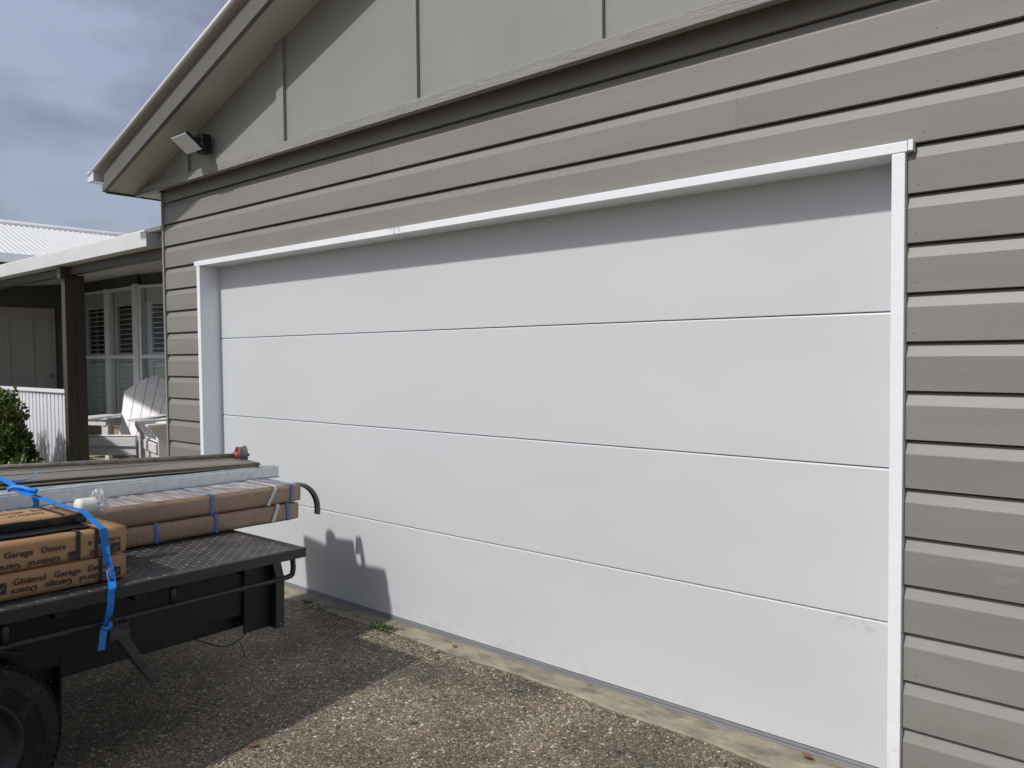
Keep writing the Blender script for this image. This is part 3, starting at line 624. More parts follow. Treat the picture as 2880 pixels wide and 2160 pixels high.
Mb = Matrix.Translation((0, WY, 0))
window('window', -11.48, -10.56, 0.72, 2.55, Mb); window('window', -10.50, -9.70, 0.72, 2.55, Mb)
hp(box('mullion', -10.559, -10.501, WY - 0.035, WY + 0.05, 0.70, 2.56, M['winwhite'], None, 0.003))
hp(box('bay_corner_post', -9.699, -9.56, WY - 0.04, WY + 0.06, FL, 2.57, M['winwhite'], None, 0.004))
Ms = Matrix.Translation((-9.55, WY, 0)) @ Matrix.Rotation(R(18), 4, 'Z')
window('window', 0.0, 0.85, 0.72, 2.55, Ms)
hp(box('wall', 0.0, 2.6, 0.02, 0.10, 2.551, 2.95, M['housewall'], None, 0, Ms)); hp(box('wall', 0.0, 2.6, 0.02, 0.10, FL, 0.70, M['cream'], None, 0, Ms)); hp(box('wall', 0.86, 4.3, 0.02, 0.10, 0.705, 2.55, M['housewall'], None, 0, Ms))
Mside = Matrix.Translation((-11.5, 1.43, 0)) @ Matrix.Rotation(R(90), 4, 'Z')
window('side_light', 0.005, 0.235, 0.72, 2.36, Mside, False)
# corrugated roof of the wing, eave along Y, rising away to the left
def corr_roof():
    y0, y1 = -3.0, 9.0; n = int((y1 - y0) / 0.019); V = []; F = []
    for i in range(n + 1):
        y = y0 + (y1 - y0) * i / n; c = 0.009 * math.cos(2 * math.pi * (y / 0.076))
        V += [(-10.95, y, 2.985 + c), (-12.70, y, 3.64 + c)]
    for i in range(n): F.append([2 * i, 2 * i + 2, 2 * i + 3, 2 * i + 1])
    o = hp(pyd('roof', V, F, M['roofwhite'], None, True)); return o
corr_roof()
hp(box('roof_gutter', -10.97, -10.85, -3, 9, 2.87, 2.985, M['gutter'], None, 0.004))
hp(tube('ridge_capping', [(-12.70, -3, 3.645), (-12.70, 9, 3.645)], 0.05, M['roofwhite'], None, 10))
hp(pyd('roof_back', [(-12.7, -3, 3.64), (-12.7, 9, 3.64), (-14.6, 9, 2.95), (-14.6, -3, 2.95)], [[0, 1, 2, 3]], M['roofwhite']))

# ------------------------------------------------------------------ verandah furniture
def adirondack(loc, rz_, label):
    t = empty('garden_chair', loc, rz_, label, 'chair', 'white slatted chairs on the verandah')
    c = M['chair']
    # seat slats following the sloping stringers
    for i in range(6):
        f = i / 5; y = -0.27 + 0.46 * f; z = 0.375 - 0.155 * f - 0.03 * math.sin(math.pi * f)
        box('seat_slat', -0.265, 0.265, -0.038, 0.038, -0.009, 0.009, c, t, 0.004, Matrix.Translation((0, y, z)) @ Matrix.Rotation(R(-18), 4, 'X'))
    box('front_slat', -0.275, 0.275, -0.325, -0.305, 0.265, 0.365, c, t, 0.005)
    box('front_apron', -0.265, 0.265, -0.304, -0.288, 0.165, 0.262, c, t, 0.004)
    # fan back of five rounded slats
    tilt = R(24)
    for i in range(5):
        k = i - 2; w0, w1 = 0.042, 0.058; L = 0.94 - 0.035 * k * k; xb = k * 0.092; xt = k * 0.124
        pts = [(xb - w0, 0.0), (xb + w0, 0.0), (xt + w1, L - 0.06)]
        if k == 0: pts += [(xt + 0.04, L - 0.015), (xt, L), (xt - 0.04, L - 0.015)]
        elif k > 0: pts += [(xt + w1 - 0.015, L - 0.055), (xt - w1, L + 0.012 * k)]
        else: pts += [(xt + w1, L - 0.012 * k), (xt - w1 + 0.015, L - 0.055)]
        if k < 0: pts = [(xb - w0, 0.0), (xb + w0, 0.0), (xt + w1, L + 0.012 * -k), (xt - w1 + 0.015, L - 0.055), (xt - w1, L - 0.07)]
        else: pts += [(xt - w1, L - 0.06)] if k == 0 else []
        V = [(p, -0.009, q) for p, q in pts] + [(p, 0.009, q) for p, q in pts]; n = len(pts)
        o = pyd('back_slat', V, [list(range(n)), list(range(2 * n - 1, n - 1, -1))] + [[j, (j + 1) % n, n + (j + 1) % n, n + j] for j in range(n)], c, t)
        o.location = (0, 0.19, 0.17); o.rotation_euler = (-tilt, 0, 0)
    box('back_rail', -0.29, 0.29, 0.385, 0.42, 0.50, 0.56, c, t, 0.004); box('back_rail', -0.24, 0.24, 0.245, 0.275, 0.20, 0.27, c, t, 0.004)
    for s in (-1, 1):
        x = 0.305 * s
        V = [(-0.065, -0.40), (0.065, -0.40), (0.07, -0.30), (0.055, 0.1), (0.03, 0.43), (-0.03, 0.43), (-0.055, 0.1), (-0.07, -0.30)]
        o = prism('arm', [(p, q) for p, q in V], 2, 0.55, 0.572, c, t); o.location.x = x
        box('front_leg', x - 0.011, x + 0.011, -0.305, -0.205, 0.0, 0.549, c, t, 0.003)
        V = [(-0.32, 0.36), (-0.22, 0.36), (0.30, 0.20), (0.72, 0.0), (0.60, 0.0), (0.25, 0.12), (-0.30, 0.26)]
        prism('stringer', V, 0, x * 0.86 - 0.011, x * 0.86 + 0.011, c, t)
        V = [(-0.306, 0.548), (-0.37, 0.548), (-0.36, 0.50), (-0.325, 0.45), (-0.306, 0.42)]
        prism('arm_bracket', V, 0, x - 0.011, x + 0.011, c, t)
    t.scale = (1.1, 1.1, 1.0); return t
adirondack((-8.52, 1.03, FL), R(36), 'white slatted garden chair with tall fan back, wholly in view on the verandah')
adirondack((-7.42, 1.16, FL), R(-14), 'white slatted garden chair half hidden behind the garage corner')
def side_table():
    t = empty('side_table', (-9.55, 1.22, FL), R(20), 'low white slatted table behind the fan backed chair', 'table'); c = M['chair']
    for i in range(6): box('table_slat', -0.30, 0.30, -0.27 + i * 0.092, -0.185 + i * 0.092, 0.50, 0.52, c, t, 0.003)
    for s in (-1, 1): box('apron', -0.26, 0.26, s * 0.235 - 0.011, s * 0.235 + 0.011, 0.425, 0.498, c, t, 0.003)
    for s in (-1, 1): box('end_apron', s * 0.27 - 0.009, s * 0.27 + 0.009, -0.22, 0.22, 0.425, 0.498, c, t, 0.003)
    for sx in (-1, 1):
        for sy in (-1, 1): box('leg', sx * 0.25 - 0.03, sx * 0.25 + 0.03, sy * 0.205 - 0.03, sy * 0.205 + 0.03, 0.0, 0.424, c, t, 0.003)
    box('shelf', -0.26, 0.26, -0.17, 0.17, 0.12, 0.14, c, t, 0.003)
side_table()

# ------------------------------------------------------------------ trailer frame of reference
PSI, TAU, RHO = R(3), R(1.5), R(-0.75)
Lv = Vector((math.sin(PSI) * math.cos(TAU), -math.cos(PSI) * math.cos(TAU), math.sin(TAU)))
Wv = Vector((-math.cos(PSI), -math.sin(PSI), 0)); Wv = Wv * math.cos(RHO) + Lv.cross(Wv) * math.sin(RHO)
Uv = Lv.cross(Wv); Uv = Uv if Uv.z > 0 else -Uv
C0 = Vector((-2.43, -0.78, 0.69))
TM = Matrix(((-Wv.x, -Lv.x, Uv.x, C0.x), (-Wv.y, -Lv.y, Uv.y, C0.y), (-Wv.z, -Lv.z, Uv.z, C0.z), (0, 0, 0, 1)))
def P(a, w, u): return Vector((-w, -a, u))              # deck coordinates: a forward from tail, w in from near rail, u up
def tbox(name, a0, a1, w0, w1, u0, u1, mat, parent, bev=0.0):
    return box(name, -w1, -w0, -a1, -a0, u0, u1, mat, parent, bev)
def tthing(name, a, w, u, yaw, label, cat, group=None):
    """an Empty standing on the load; parts are built in deck coordinates relative to it"""
    return empty(name, label=label, cat=cat, group=group, mat=TM @ Matrix.Translation(P(a, w, u)) @ Matrix.Rotation(yaw, 4, 'Z'))
T = empty('trailer', label='black flat deck trailer loaded with garage door parts', cat='trailer', mat=TM)
TL, TW = 3.4, 2.0
tbox('deck_plate', 0.012, TL - 0.01, 0.012, TW - 0.012, -0.03, -0.004, M['checker'], T)
# raised tread bars of the checker plate
def treads():
    bm = bmesh.new(); s = 0.030; na, nw = int(TL / s), int(TW / s)
    for i in range(na):
        for j in range(nw):
            a, w = (i + 0.5) * s, (j + 0.5) * s
            if a > 1.9 or w < 0.02 or a < 0.035 or w > TW - 0.02: continue
            if noise.noise(Vector((a * 5, w * 5, 0))) > 0.55: continue
            ang = R(45) if (i + j) % 2 else R(-45); ca, sa = math.cos(ang), math.sin(ang)
            q = lambda l, b, h: P(a + l * ca - b * sa, w + l * sa + b * ca, -0.0045 + h)
            v = [bm.verts.new(q(-0.0125, 0, 0)), bm.verts.new(q(0, -0.0042, 0)), bm.verts.new(q(0.0125, 0, 0)), bm.verts.new(q(0, 0.0042, 0)), bm.verts.new(q(-0.006, 0, 0.0022)), bm.verts.new(q(0.006, 0, 0.0022))]
            for f in ((0, 1, 4), (1, 5, 4), (1, 2, 5), (2, 3, 5), (3, 4, 5), (3, 0, 4)): bm.faces.new([v[k] for k in f])
    return props(bmobj('tread_pattern', bm, M['tread'], T), kind='stuff')
treads()
tbox('side_rail', 0.0, TL, 0.0, 0.011, -0.045, 0.0, M['black'], T, 0.002); tbox('side_rail', 0.0, TL, TW - 0.011, TW, -0.045, 0.0, M['black'], T, 0.002)
tbox('tail_rail', 0.0, 0.012, 0.0115, TW - 0.0115, -0.045, 0.0, M['black'], T, 0.002)
tbox('tail_rail_flange', 0.0125, 0.030, 0.0115, TW - 0.0115, -0.0038, -0.0005, M['black'], T)
tbox('worn_edge', 0.03, TL, 0.0112, 0.0135, -0.003, 0.0006, M['tread'], T); tbox('worn_edge', 0.0302, 0.0325, 0.014, TW - 0.03, -0.0036, 0.0002, M['tread'], T)
tbox('head_rail', TL, TL + 0.012, 0.0, TW, -0.045, 0.0, M['black'], T, 0.002)
for wr in (0.03, TW - 0.03):
    tube('tie_rail', spline([P(0.055, wr, -0.05), P(0.053, wr, -0.105), P(0.085, wr, -0.131), P(0.3, wr, -0.132)], 5) + [P(1.3, wr, -0.134), P(TL - 0.1, wr, -0.134)], 0.0125, M['black'], T, 10)
    for a in (0.653, 1.27, 1.9, 2.6, TL - 0.1): tube('tie_rail_stay', [P(a, wr, -0.046), P(a, wr, -0.123)], 0.0135, M['black'], T, 8)
for w0 in (0.36, TW - 0.42):
    tbox('chassis_beam', 0.06, TL, w0, w0 + 0.06, -0.30, -0.032, M['blackin'], T, 0.004)
    tbox('chassis_flange', 0.055, TL, w0 - 0.04, w0 + 0.062, -0.415, -0.301, M['blackin'], T, 0.004)
for a in (0.25, 0.75, 1.05, 1.5, 2.1, 2.8): tbox('cross_member', a, a + 0.05, 0.05, TW - 0.05, -0.085, -0.0325, M['blackin'], T, 0.003)
# tail post with hollow lower end, and light plate beside it
def tailpost(w0):
    prof = [(0.004, -0.105), (0.032, -0.10), (-0.012, -0.19), (-0.030, -0.19)]
    tbox('tail_post', -0.026, 0.022, w0, w0 + 0.004, -0.43, -0.19, M['black'], T); tbox('tail_post', -0.026, 0.022, w0 + 0.05, w0 + 0.054, -0.43, -0.19, M['black'], T)
    tbox('tail_post', -0.026, -0.022, w0 + 0.0045, w0 + 0.0495, -0.43, -0.19, M['black'], T); tbox('tail_post', 0.018, 0.0215, w0 + 0.0045, w0 + 0.0495, -0.43, -0.19, M['black'], T)
    prism('tail_post_gusset', [(-0.022, -0.19), (0.026, -0.19), (-0.012, -0.045), (-0.055, -0.045)], 0, -w0 - 0.054, -w0, M['black'], T)
    prism('light_bracket', [(0.029, -0.36), (0.052, -0.36), (0.052, -0.17), (0.015, -0.07), (-0.008, -0.07), (0.029, -0.17)], 0, -w0 - 0.10, -w0 - 0.055, M['black'], T)
    tbox('tail_gusset', 0.024, 0.17, w0 + 0.045, w0 + 0.053, -0.425, -0.05, M['blackin'], T)
    for k, (aa, uu) in enumerate(((0.02, -0.20), (0.0, -0.41))):
        tube('bolt', [P(aa - 0.004, w0 - 0.004, uu), P(aa - 0.004, w0 + 0.002, uu)], 0.003, M['galv'], T, 8)
tailpost(0.2); tailpost(TW - 0.26)
tbox('tail_cross_beam', 0.06, 0.11, 0.25, TW - 0.25, -0.42, -0.30, M['blackin'], T, 0.003)
tbox('side_skirt', 0.17, TL - 0.3, 0.262, 0.268, -0.335, -0.05, M['blackin'], T)
# wiring loop under the tail
tube('wiring', spline([P(0.10, 0.30, -0.40), P(0.17, 0.25, -0.438), P(0.28, 0.24, -0.455), P(0.40, 0.30, -0.40)], 6), 0.003, M['bandblack'], T, 6)
tube('wiring', spline([P(0.20, 0.25, -0.44), P(0.185, 0.24, -0.48), P(0.165, 0.24, -0.54)], 6), 0.002, M['bandblack'], T, 6)
# wheels
def wheel(wc, side):
    W = empty('wheel'); W.parent = T; W.location = P(1.385, wc, -0.498)
    prof = [(-0.085, 0.19), (-0.095, 0.215), (-0.098, 0.26), (-0.088, 0.295), (-0.07, 0.312), (0.07, 0.312), (0.088, 0.295), (0.098, 0.26), (0.095, 0.215), (0.085, 0.19)]
    def lathe(nm, prof, mat, n=48, ridges=0.0):
        bm = bmesh.new(); rings = []
        for k in range(n):
            t = 2 * math.pi * k / n; rings.append([bm.verts.new((x, rr * math.cos(t), rr * math.sin(t))) for x, rr in prof])
        for k in range(n):
            A, Bq = rings[k], rings[(k + 1) % n]
            for j in range(len(prof) - 1): bm.faces.new((A[j], A[j + 1], Bq[j + 1], Bq[j]))
        return bmobj(nm, bm, mat, W, True)
    lathe('tyre', prof, M['rubber'])
    lathe('tyre_bead', [(side * 0.099, 0.245), (side * 0.1015, 0.25), (side * 0.1015, 0.254), (side * 0.099, 0.259)], M['rubber'])
    s = side
    lathe('rim', [(-0.08 * s, 0.19), (0.085 * s, 0.192), (0.08 * s, 0.175), (0.045 * s, 0.165), (0.03 * s, 0.14), (0.04 * s, 0.10), (0.035 * s, 0.055), (0.06 * s, 0.045), (0.065 * s, 0.0)], M['rim'])
    bm = bmesh.new()
    for k in range(72):
        t = 2 * math.pi * k / 72
        for q in (-0.062, -0.02, 0.022, 0.064):
            Mx = Matrix.Rotation(t + (0.02 if q > 0 else -0.02), 4, 'X') @ Matrix.Translation((q, 0.3115, 0)) @ Matrix.Rotation(R(20), 4, 'Y')
            bm_box(bm, -0.016, 0.016, -0.002, 0.005, -0.008, 0.008, Mx)
    bmobj('tyre_tread', bm, M['rubber'], W)
    for k in range(5):
        t = 2 * math.pi * k / 5
        o = tube('wheel_nut', [(s * 0.036, 0.08 * math.cos(t), 0.08 * math.sin(t)), (s * 0.058, 0.08 * math.cos(t), 0.08 * math.sin(t))], 0.011, M['galv'], W, 6)
wheel(0.135, 1); wheel(TW - 0.135, -1)
tube('axle', [P(1.385, 0.2, -0.478), P(1.385, TW - 0.2, -0.478)], 0.03, M['blackin'], T, 10)
# mudguard: a thin arc over each wheel
for w0, w1 in ((0.02, 0.25), (TW - 0.25, TW - 0.02)):
    prof = []; n = 22
    for k in range(n + 1):
        t = R(62 + 118 * k / n); prof.append((-(1.385 - 0.352 * math.cos(t)), -0.478 + 0.352 * math.sin(t)))
    for k in range(n, -1, -1):
        t = R(62 + 118 * k / n); prof.append((-(1.385 - 0.346 * math.cos(t)), -0.478 + 0.346 * math.sin(t)))
    V = [(-w1, y, z) for y, z in prof] + [(-w0, y, z) for y, z in prof]; nn = len(prof)
    F = [[j, (j + 1) % nn, nn + (j + 1) % nn, nn + j] for j in range(nn)]
    F += [[k, k + 1, nn - 2 - k, nn - 1 - k] for k in range(n)] + [[nn + k, nn + k + 1, nn + nn - 2 - k, nn + nn - 1 - k] for k in range(n)]
    pyd('mudguard', V, F, M['blackin'], T)
tbox('mudflap', 0.985, 0.993, 0.26, 0.34, -0.58, -0.30, M['rubber'], T)
tbox('spring_pack', 1.0, 1.8, 0.30, 0.355, -0.47, -0.416, M['blackin'], T, 0.01)
for w0 in (0.55, TW - 0.6): tube('drawbar', [P(TL, w0, -0.3), P(TL + 1.3, 1.0, -0.30)], 0.035, M['blackin'], T, 8)
# folding stand leg near the tail
prof = [(0.875, -0.195), (0.845, -0.175), (0.828, -0.195), (0.75, -0.335), (0.682, -0.432), (0.715, -0.448), (0.785, -0.347), (0.852, -0.235)]
prism('stand_leg', [(-a, u) for a, u in prof], 0, -0.112, -0.072, M['legsteel'], T, 0.003)
tbox('stand_hinge', 0.815, 0.895, 0.055, 0.0715, -0.225, -0.16, M['legsteel'], T, 0.006)

# ------------------------------------------------------------------ printed lettering
def lettering(txt, size, mat, parent, Mx, name='lettering', stretch=1.0):
    cu = bpy.data.curves.new('txt', 'FONT'); cu.body = txt; cu.size = size; cu.space_character = 1.06; cu.space_word = 1.35
    cu.offset = 0.008 * size
    ob = bpy.data.objects.new('txt', cu); COL.objects.link(ob)
    bpy.context.view_layer.update()
    dg = bpy.context.evaluated_depsgraph_get(); me = bpy.data.meshes.new_from_object(ob.evaluated_get(dg)); me.name = name
    bpy.data.objects.remove(ob); bpy.data.curves.remove(cu)
    bm = bmesh.new(); bm.from_mesh(me)                      # second, slightly shifted strike gives the bold weight
    d = bmesh.ops.duplicate(bm, geom=list(bm.verts) + list(bm.edges) + list(bm.faces))
    for v in d['geom']:
        if isinstance(v, bmesh.types.BMVert): v.co.x += 0.042 * size; v.co.z += 0.00012
    bm.to_mesh(me); bm.free()
    me.materials.clear(); me.materials.append(mat)
    o = bpy.data.objects.new(name, me); COL.objects.link(o); o.parent = parent; o.matrix_local = Mx @ Matrix.Diagonal((stretch, 1, 1, 1))
    return o
def near_face(a, u, w, flip=False):
    """matrix for print on a face whose outside looks to the near side (+X local); text runs towards the tail"""
    Rm = Matrix(((0, 0, 1, 0), (1, 0, 0, 0), (0, 1, 0, 0), (0, 0, 0, 1)))
    m = Matrix.Translation(P(a, w, u)) @ Rm
    if flip: m = m @ Matrix.Rotation(math.pi, 4, 'Z')
    return m
def logo(parent, a, u, w, s=0.036):
    """dark square with a curved pale leaf cut out of it"""
    def blade(t): return (0.10 + 0.80 * t, 0.10 + 0.62 * t ** 0.55), (0.10 + 0.80 * t, 0.10 + 0.62 * t ** 2.0)
    V = []; F = []
    n = 10; up = [blade(i / n)[0] for i in range(n + 1)]; lo = [blade(i / n)[1] for i in range(n + 1)]
    def ad(p): V.append(P(a - p[0] * s, w, u + p[1] * s)); return len(V) - 1
    top = [ad(p) for p in up] ; tl = [ad((p[0], 1)) for p in up]
    for i in range(n): F.append([top[i], top[i + 1], tl[i + 1], tl[i]])
    bo = [ad(p) for p in lo]; bl = [ad((p[0], 0)) for p in lo]
    for i in range(n): F.append([bl[i], bl[i + 1], bo[i + 1], bo[i]])
    q = [ad(p) for p in ((0, 0), (0.10, 0), (0.10, 1), (0, 1), (0.90, 0), (1, 0), (1, 1), (0.90, 1))]
    F += [[q[0], q[1], q[2], q[3]], [q[4], q[5], q[6], q[7]]]
    m1 = ad((0.2, 0.30)); m2 = ad((0.45, 0.42)); m3 = ad((0.7, 0.66)); m4 = ad((0.45, 0.48)); F.append([m1, m2, m3, m4])
    return pyd('logo', V, F, M['ink'], parent)

# ------------------------------------------------------------------ cartons on the near side
CW0, CW1 = 0.119, 0.545
def carton(u0, u1, label, a0=0.80, seed=0.0):
    t = tthing('carton', a0, CW0, u0, 0, label, 'carton', 'printed cartons on the trailer deck')
    L = 2.35
    soft_box('board', -(CW1 - CW0), 0, -L, 0, 0.0015, u1 - u0 - 0.0015, M['card'], t, 0.007, (6, 36, 4), 0.0022, 7.0, seed, 0.002)
    return t
def band(t, a, width, h, mat, name='strapping_band', tilt=0.0, w1=None, proud=0.0028):
    """thin band round the near face and top; a relative to the thing's tail end"""
    w1 = w1 or (CW1 - CW0)
    V = []; F = []
    path = [(0.0015 - proud - 0.001, 0.003, 0), (-proud - 0.001, 0.012, 0), (-proud - 0.001, h - 0.012, tilt), (-proud * 0.2, h + proud * 0.6, tilt), (0.012, h + proud + 0.0012, tilt), (w1 - 0.01, h + proud + 0.0012, tilt * 1.3)]
    for w, u, da in path:
        V += [P(a + da, w, u), P(a + da + width, w, u)]
    for i in range(len(path) - 1): F.append([2 * i, 2 * i + 1, 2 * i + 3, 2 * i + 2])
    o = pyd(name, V, F, mat, t)
    so = o.modifiers.new('thick', 'SOLIDIFY'); so.thickness = 0.0008; so.offset = 1
    return o
c1 = carton(0.0, 0.101, 'bottom printed carton of the pair along the trailer edge', seed=1.0)
c2 = carton(0.103, 0.213, 'upper printed carton with black bands, under the blue strap', seed=4.0)
SZ = 0.0315
def row(t, txt, a_abs, u_abs, u0, flip=False, sx=1.0, size=SZ):
    return lettering(txt, size, M['ink'], t, near_face(a_abs - 0.80, u_abs - u0, -0.0052, flip), stretch=sx)
row(c1, 'Gliderol  Garage  Doors', 1.214, 0.055, 0.0, False, 1.0)
row(c1, 'Gliderol  Garage  Doors', 0.872, 0.041, 0.0, True, 1.0)
logo(c1, 1.275 - 0.80, 0.030, -0.0048, 0.040); logo(c1, 0.862 - 0.80, 0.016, -0.0048, 0.036)
row(c2, 'Gliderol  Garage  Doors', 1.382, 0.157, 0.103, False, 1.0)
row(c2, 'Gliderol  Garage', 1.052, 0.133, 0.103, True, 1.0)
row(c2, 'e', 0.952, 0.157, 0.103, False, 1.0); row(c2, 'Doors', 0.913, 0.157, 0.103, False, 1.0)
row(c2, 'Glid', 0.887, 0.136, 0.103, True, 1.0)
logo(c2, 0.864 - 0.80, 0.113 - 0.103, -0.0048, 0.037); logo(c2, 1.024 - 0.80, 0.110 - 0.103, -0.0048, 0.034)
row(c2, 'Gliderol  Garage  Doors', 1.48, 0.133, 0.103, True, 1.0)
band(c1, 0.897 - 0.80, 0.014, 0.101, M['bandblack'])
band(c2, 0.980 - 0.80, 0.016, 0.110, M['bandblack']); band(c2, 0.913 - 0.80, 0.014, 0.110, M['bandblack'])
# flat carton on top, its near side wrapped in black plastic
c3 = tthing('carton', 0.915, 0.262, 0.2165, 0, 'flat printed carton lying on top, its near side wrapped in black plastic', 'carton', 'printed cartons on the trailer deck')
soft_box('board', -0.235, 0, -2.1, 0, 0.0, 0.045, M['card'], c3, 0.004, (4, 24, 2), 0.0015, 7, 8.0)
soft_box('plastic_wrap', 0.0035, 0.010, -2.09, 0.02, 0.0005, 0.040, M['blackfilm'], c3, 0.003, (1, 40, 4), 0.005, 14, 3.0)
soft_box('plastic_wrap', 0.012, 0.10, -2.0, -0.005, 0.0, 0.006, M['blackfilm'], c3, 0.002, (3, 40, 0), 0.004, 18, 5.0)
lettering('Gliderol  Garage  Doors', 0.036, M['ink'], c3, Matrix.Translation(P(0.42, 0.15, 0.0474)) @ Matrix.Rotation(math.pi / 2, 4, 'Z'))
lettering('Gliderol  Garage', 0.036, M['ink'], c3, Matrix.Translation(P(0.10, 0.105, 0.0474)) @ Matrix.Rotation(-math.pi / 2, 4, 'Z'))
bx = box('strapping_band', -0.236, 0.002, -0.075, -0.060, 0.0462, 0.0476, M['bandblack'], c3)

# ------------------------------------------------------------------ kraft packages overhanging the tail
PW0, PW1 = 0.578, 1.12
def pack(u0, u1, a0, label, bands, tapes, seed):
    t = tthing('wrapped_package', a0, PW0, u0, 0, label, 'package', 'brown wrapped packages overhanging the tail')
    L = 2.55; h = u1 - u0
    soft_box('wrapped_board', -(PW1 - PW0), 0, -L, 0, 0.001, h - 0.001, M['kraft'], t, 0.010, (6, 44, 4), 0.0026, 6.0, seed, 0.003)
    for a, ti in bands: band(t, a - a0, 0.016, h, M['bandblue'], 'blue_band', ti, PW1 - PW0, 0.004)
    for a, ti in tapes: band(t, a - a0, 0.022, h, M['filmwhite'], 'white_tape', ti, 0.30, 0.0045)
    return t
pack(0.001, 0.099, -0.400, 'lower brown wrapped package overhanging the tail', [(-0.332, 0.006), (0.105, 0.004), (0.42, 0.004)], [(-0.235, -0.030)], 11.0)
pack(0.1005, 0.199, -0.412, 'upper brown wrapped package under the galvanised channel', [(-0.352, 0.0), (0.135, -0.004)], [(-0.205, -0.045)], 15.0)
def topfilm():
    t = [o for o in bpy.data.objects if o.get('label', '').startswith('upper brown wrapped')][0]
    V = []; F = []; na, nw = 120, 14
    for i in range(na + 1):
        for j in range(nw + 1):
            a = 0.02 + 1.6 * i / na; w = 0.004 + 0.30 * j / nw
            h = 0.0025 + 0.0022 * noise.noise(Vector((a * 34 + w * 12, w * 7, 2))) + 0.0015 * noise.noise(Vector((a * 80, w * 12, 7)))
            V.append(P(a, w, 0.1015 + h))
    for i in range(na):
        for j in range(nw): k = i * (nw + 1) + j; F.append([k, k + 1, k + nw + 2, k + nw + 1])
    pyd('wrapping_film', V, F, M['sheetfilm'], t, True)
topfilm()
# grey curved track sticking out of the tail end of the upper package
CT = tthing('curved_track', -0.412, 0.78, 0.0, 0, 'dark grey curved door track curling over the end of the packages', 'track')
def ctrack():
    bm = bmesh.new(); n = 14; sec = [(-0.017, 0.0), (-0.017, 0.010), (-0.013, 0.013), (-0.006, 0.004), (0.006, 0.004), (0.013, 0.013), (0.017, 0.010), (0.017, 0.0)]
    rows = []
    rad = 0.16
    pts = [(0.30, 0.150), (0.12, 0.150), (-0.04, 0.150)] + [(-0.11 - rad * math.sin(t), 0.150 - rad + rad * math.cos(t)) for t in [R(100 * k / n) for k in range(n + 1)]]
    for i, (a, u) in enumerate(pts):
        q0 = pts[max(i - 1, 0)]; q1 = pts[min(i + 1, len(pts) - 1)]; da, du = q1[0] - q0[0], q1[1] - q0[1]; ll = math.hypot(da, du); na, nu = du / ll, -da / ll
        if nu < 0 and i < 4: na, nu = -na, -nu
        elif i >= 4 and (na > 0): na, nu = -na, -nu
        rows.append([bm.verts.new(P(a + na * h, w, u + nu * h)) for w, h in [(p, q * 1.5) for p, q in sec]])
    for A, Bq in zip(rows, rows[1:]):
        for j in range(len(sec) - 1): bm.faces.new((A[j], A[j + 1], Bq[j + 1], Bq[j]))
    o = bmobj('track_rail', bm, M['track'], CT)
    so = o.modifiers.new('thick', 'SOLIDIFY'); so.thickness = 0.003; so.offset = 0
ctrack()
# ------------------------------------------------------------------ galvanised channels
def channel(a0, w0, u0, yaw, L, h, depth, label):
    t = tthing('steel_channel', a0, w0, u0, yaw, label, 'channel', 'galvanised channels on the load')
    th = 0.0028; r = 0.006
    prof = [(0, r), (0, h - r), (r * 0.3, h - r * 0.3), (r, h), (depth, h), (depth, h - 0.022), (depth - th, h - 0.022), (depth - th, h - th), (r, h - th), (th, h - r), (th, r), (r, th), (depth - th, th), (depth - th, 0.016), (depth, 0.016), (depth, 0), (r, 0), (r * 0.3, r * 0.3)]
    V = []; n = len(prof)
    for a in (0, L):
        for w, u in prof: V.append(P(a, w, u))
    F = [[j, (j + 1) % n, n + (j + 1) % n, n + j] for j in range(n)] + [list(range(n)), list(range(2 * n - 1, n - 1, -1))]
    pyd('channel_section', V, F, M['galv'], t)
    # ridge rolled along the top and the thin track nested under it
    tbox('top_lip', 0.02, L, 0.010, 0.022, h + 0.0005, h + 0.006, M['galv'], t, 0.002)
    return t
channel(-0.475, 0.872, 0.2015, R(1.0), 2.6, 0.066, 0.20, 'long galvanised steel channel laid along the wrapped packages')
channel(0.05, 1.24, 0.2015, R(-1.0), 2.0, 0.066, 0.09, 'short galvanised channel underneath the stack of old panels')
tb = tthing('flat_track', -0.49, 0.865, 0.2, R(1.0), 0 or 'thin steel track strip sticking out below the galvanised channel', 'track'); tbox('track_strip', 0, 2.4, 0.0, 0.05, 0.0002, 0.0013, M['galv'], tb)
pack2 = tthing('wrapped_package', -0.30, 1.14, 0.0, 0, 'far brown wrapped package carrying the old panels', 'package', 'brown wrapped packages overhanging the tail')
soft_box('wrapped_board', -0.24, 0, -2.4, 0, 0.001, 0.2, M['kraft'], pack2, 0.01, (4, 30, 4), 0.0026, 6, 21, 0.003)
# ------------------------------------------------------------------ old panels, shaft with drum
def oldpanel(a0, w0, u0, yaw, label, L=2.5, wd=0.56, th=0.007):
    t = tthing('door_panel', a0, w0, u0, yaw, label, 'panel', 'old taupe door panels on the load')
    soft_box('panel_sheet', -wd, 0, -L, 0, 0, th, M['panelbrown'], t, 0.003, (8, 30, 0), 0.0022, 3.0, a0 * 9)
    tbox('panel_rib', 0.0, L, 0.24, 0.248, th + 0.0005, th + 0.004, M['panelbrown'], t, 0.001)
    tbox('panel_lip', 0.002, 0.012, 0.02, wd - 0.02, -0.012, -0.0005, M['panelbrown'], t, 0.001)
    return t
oldpanel(-0.345, 0.872, 0.2745, R(-7.0), 'lowest old taupe door panel of the stack, nearest the channel')
oldpanel(-0.352, 0.868, 0.2825, R(-9.0), 'middle old taupe door panel of the stack')
oldpanel(-0.350, 0.875, 0.2905, R(-8.0), 'topmost old taupe door panel under the drum shaft')
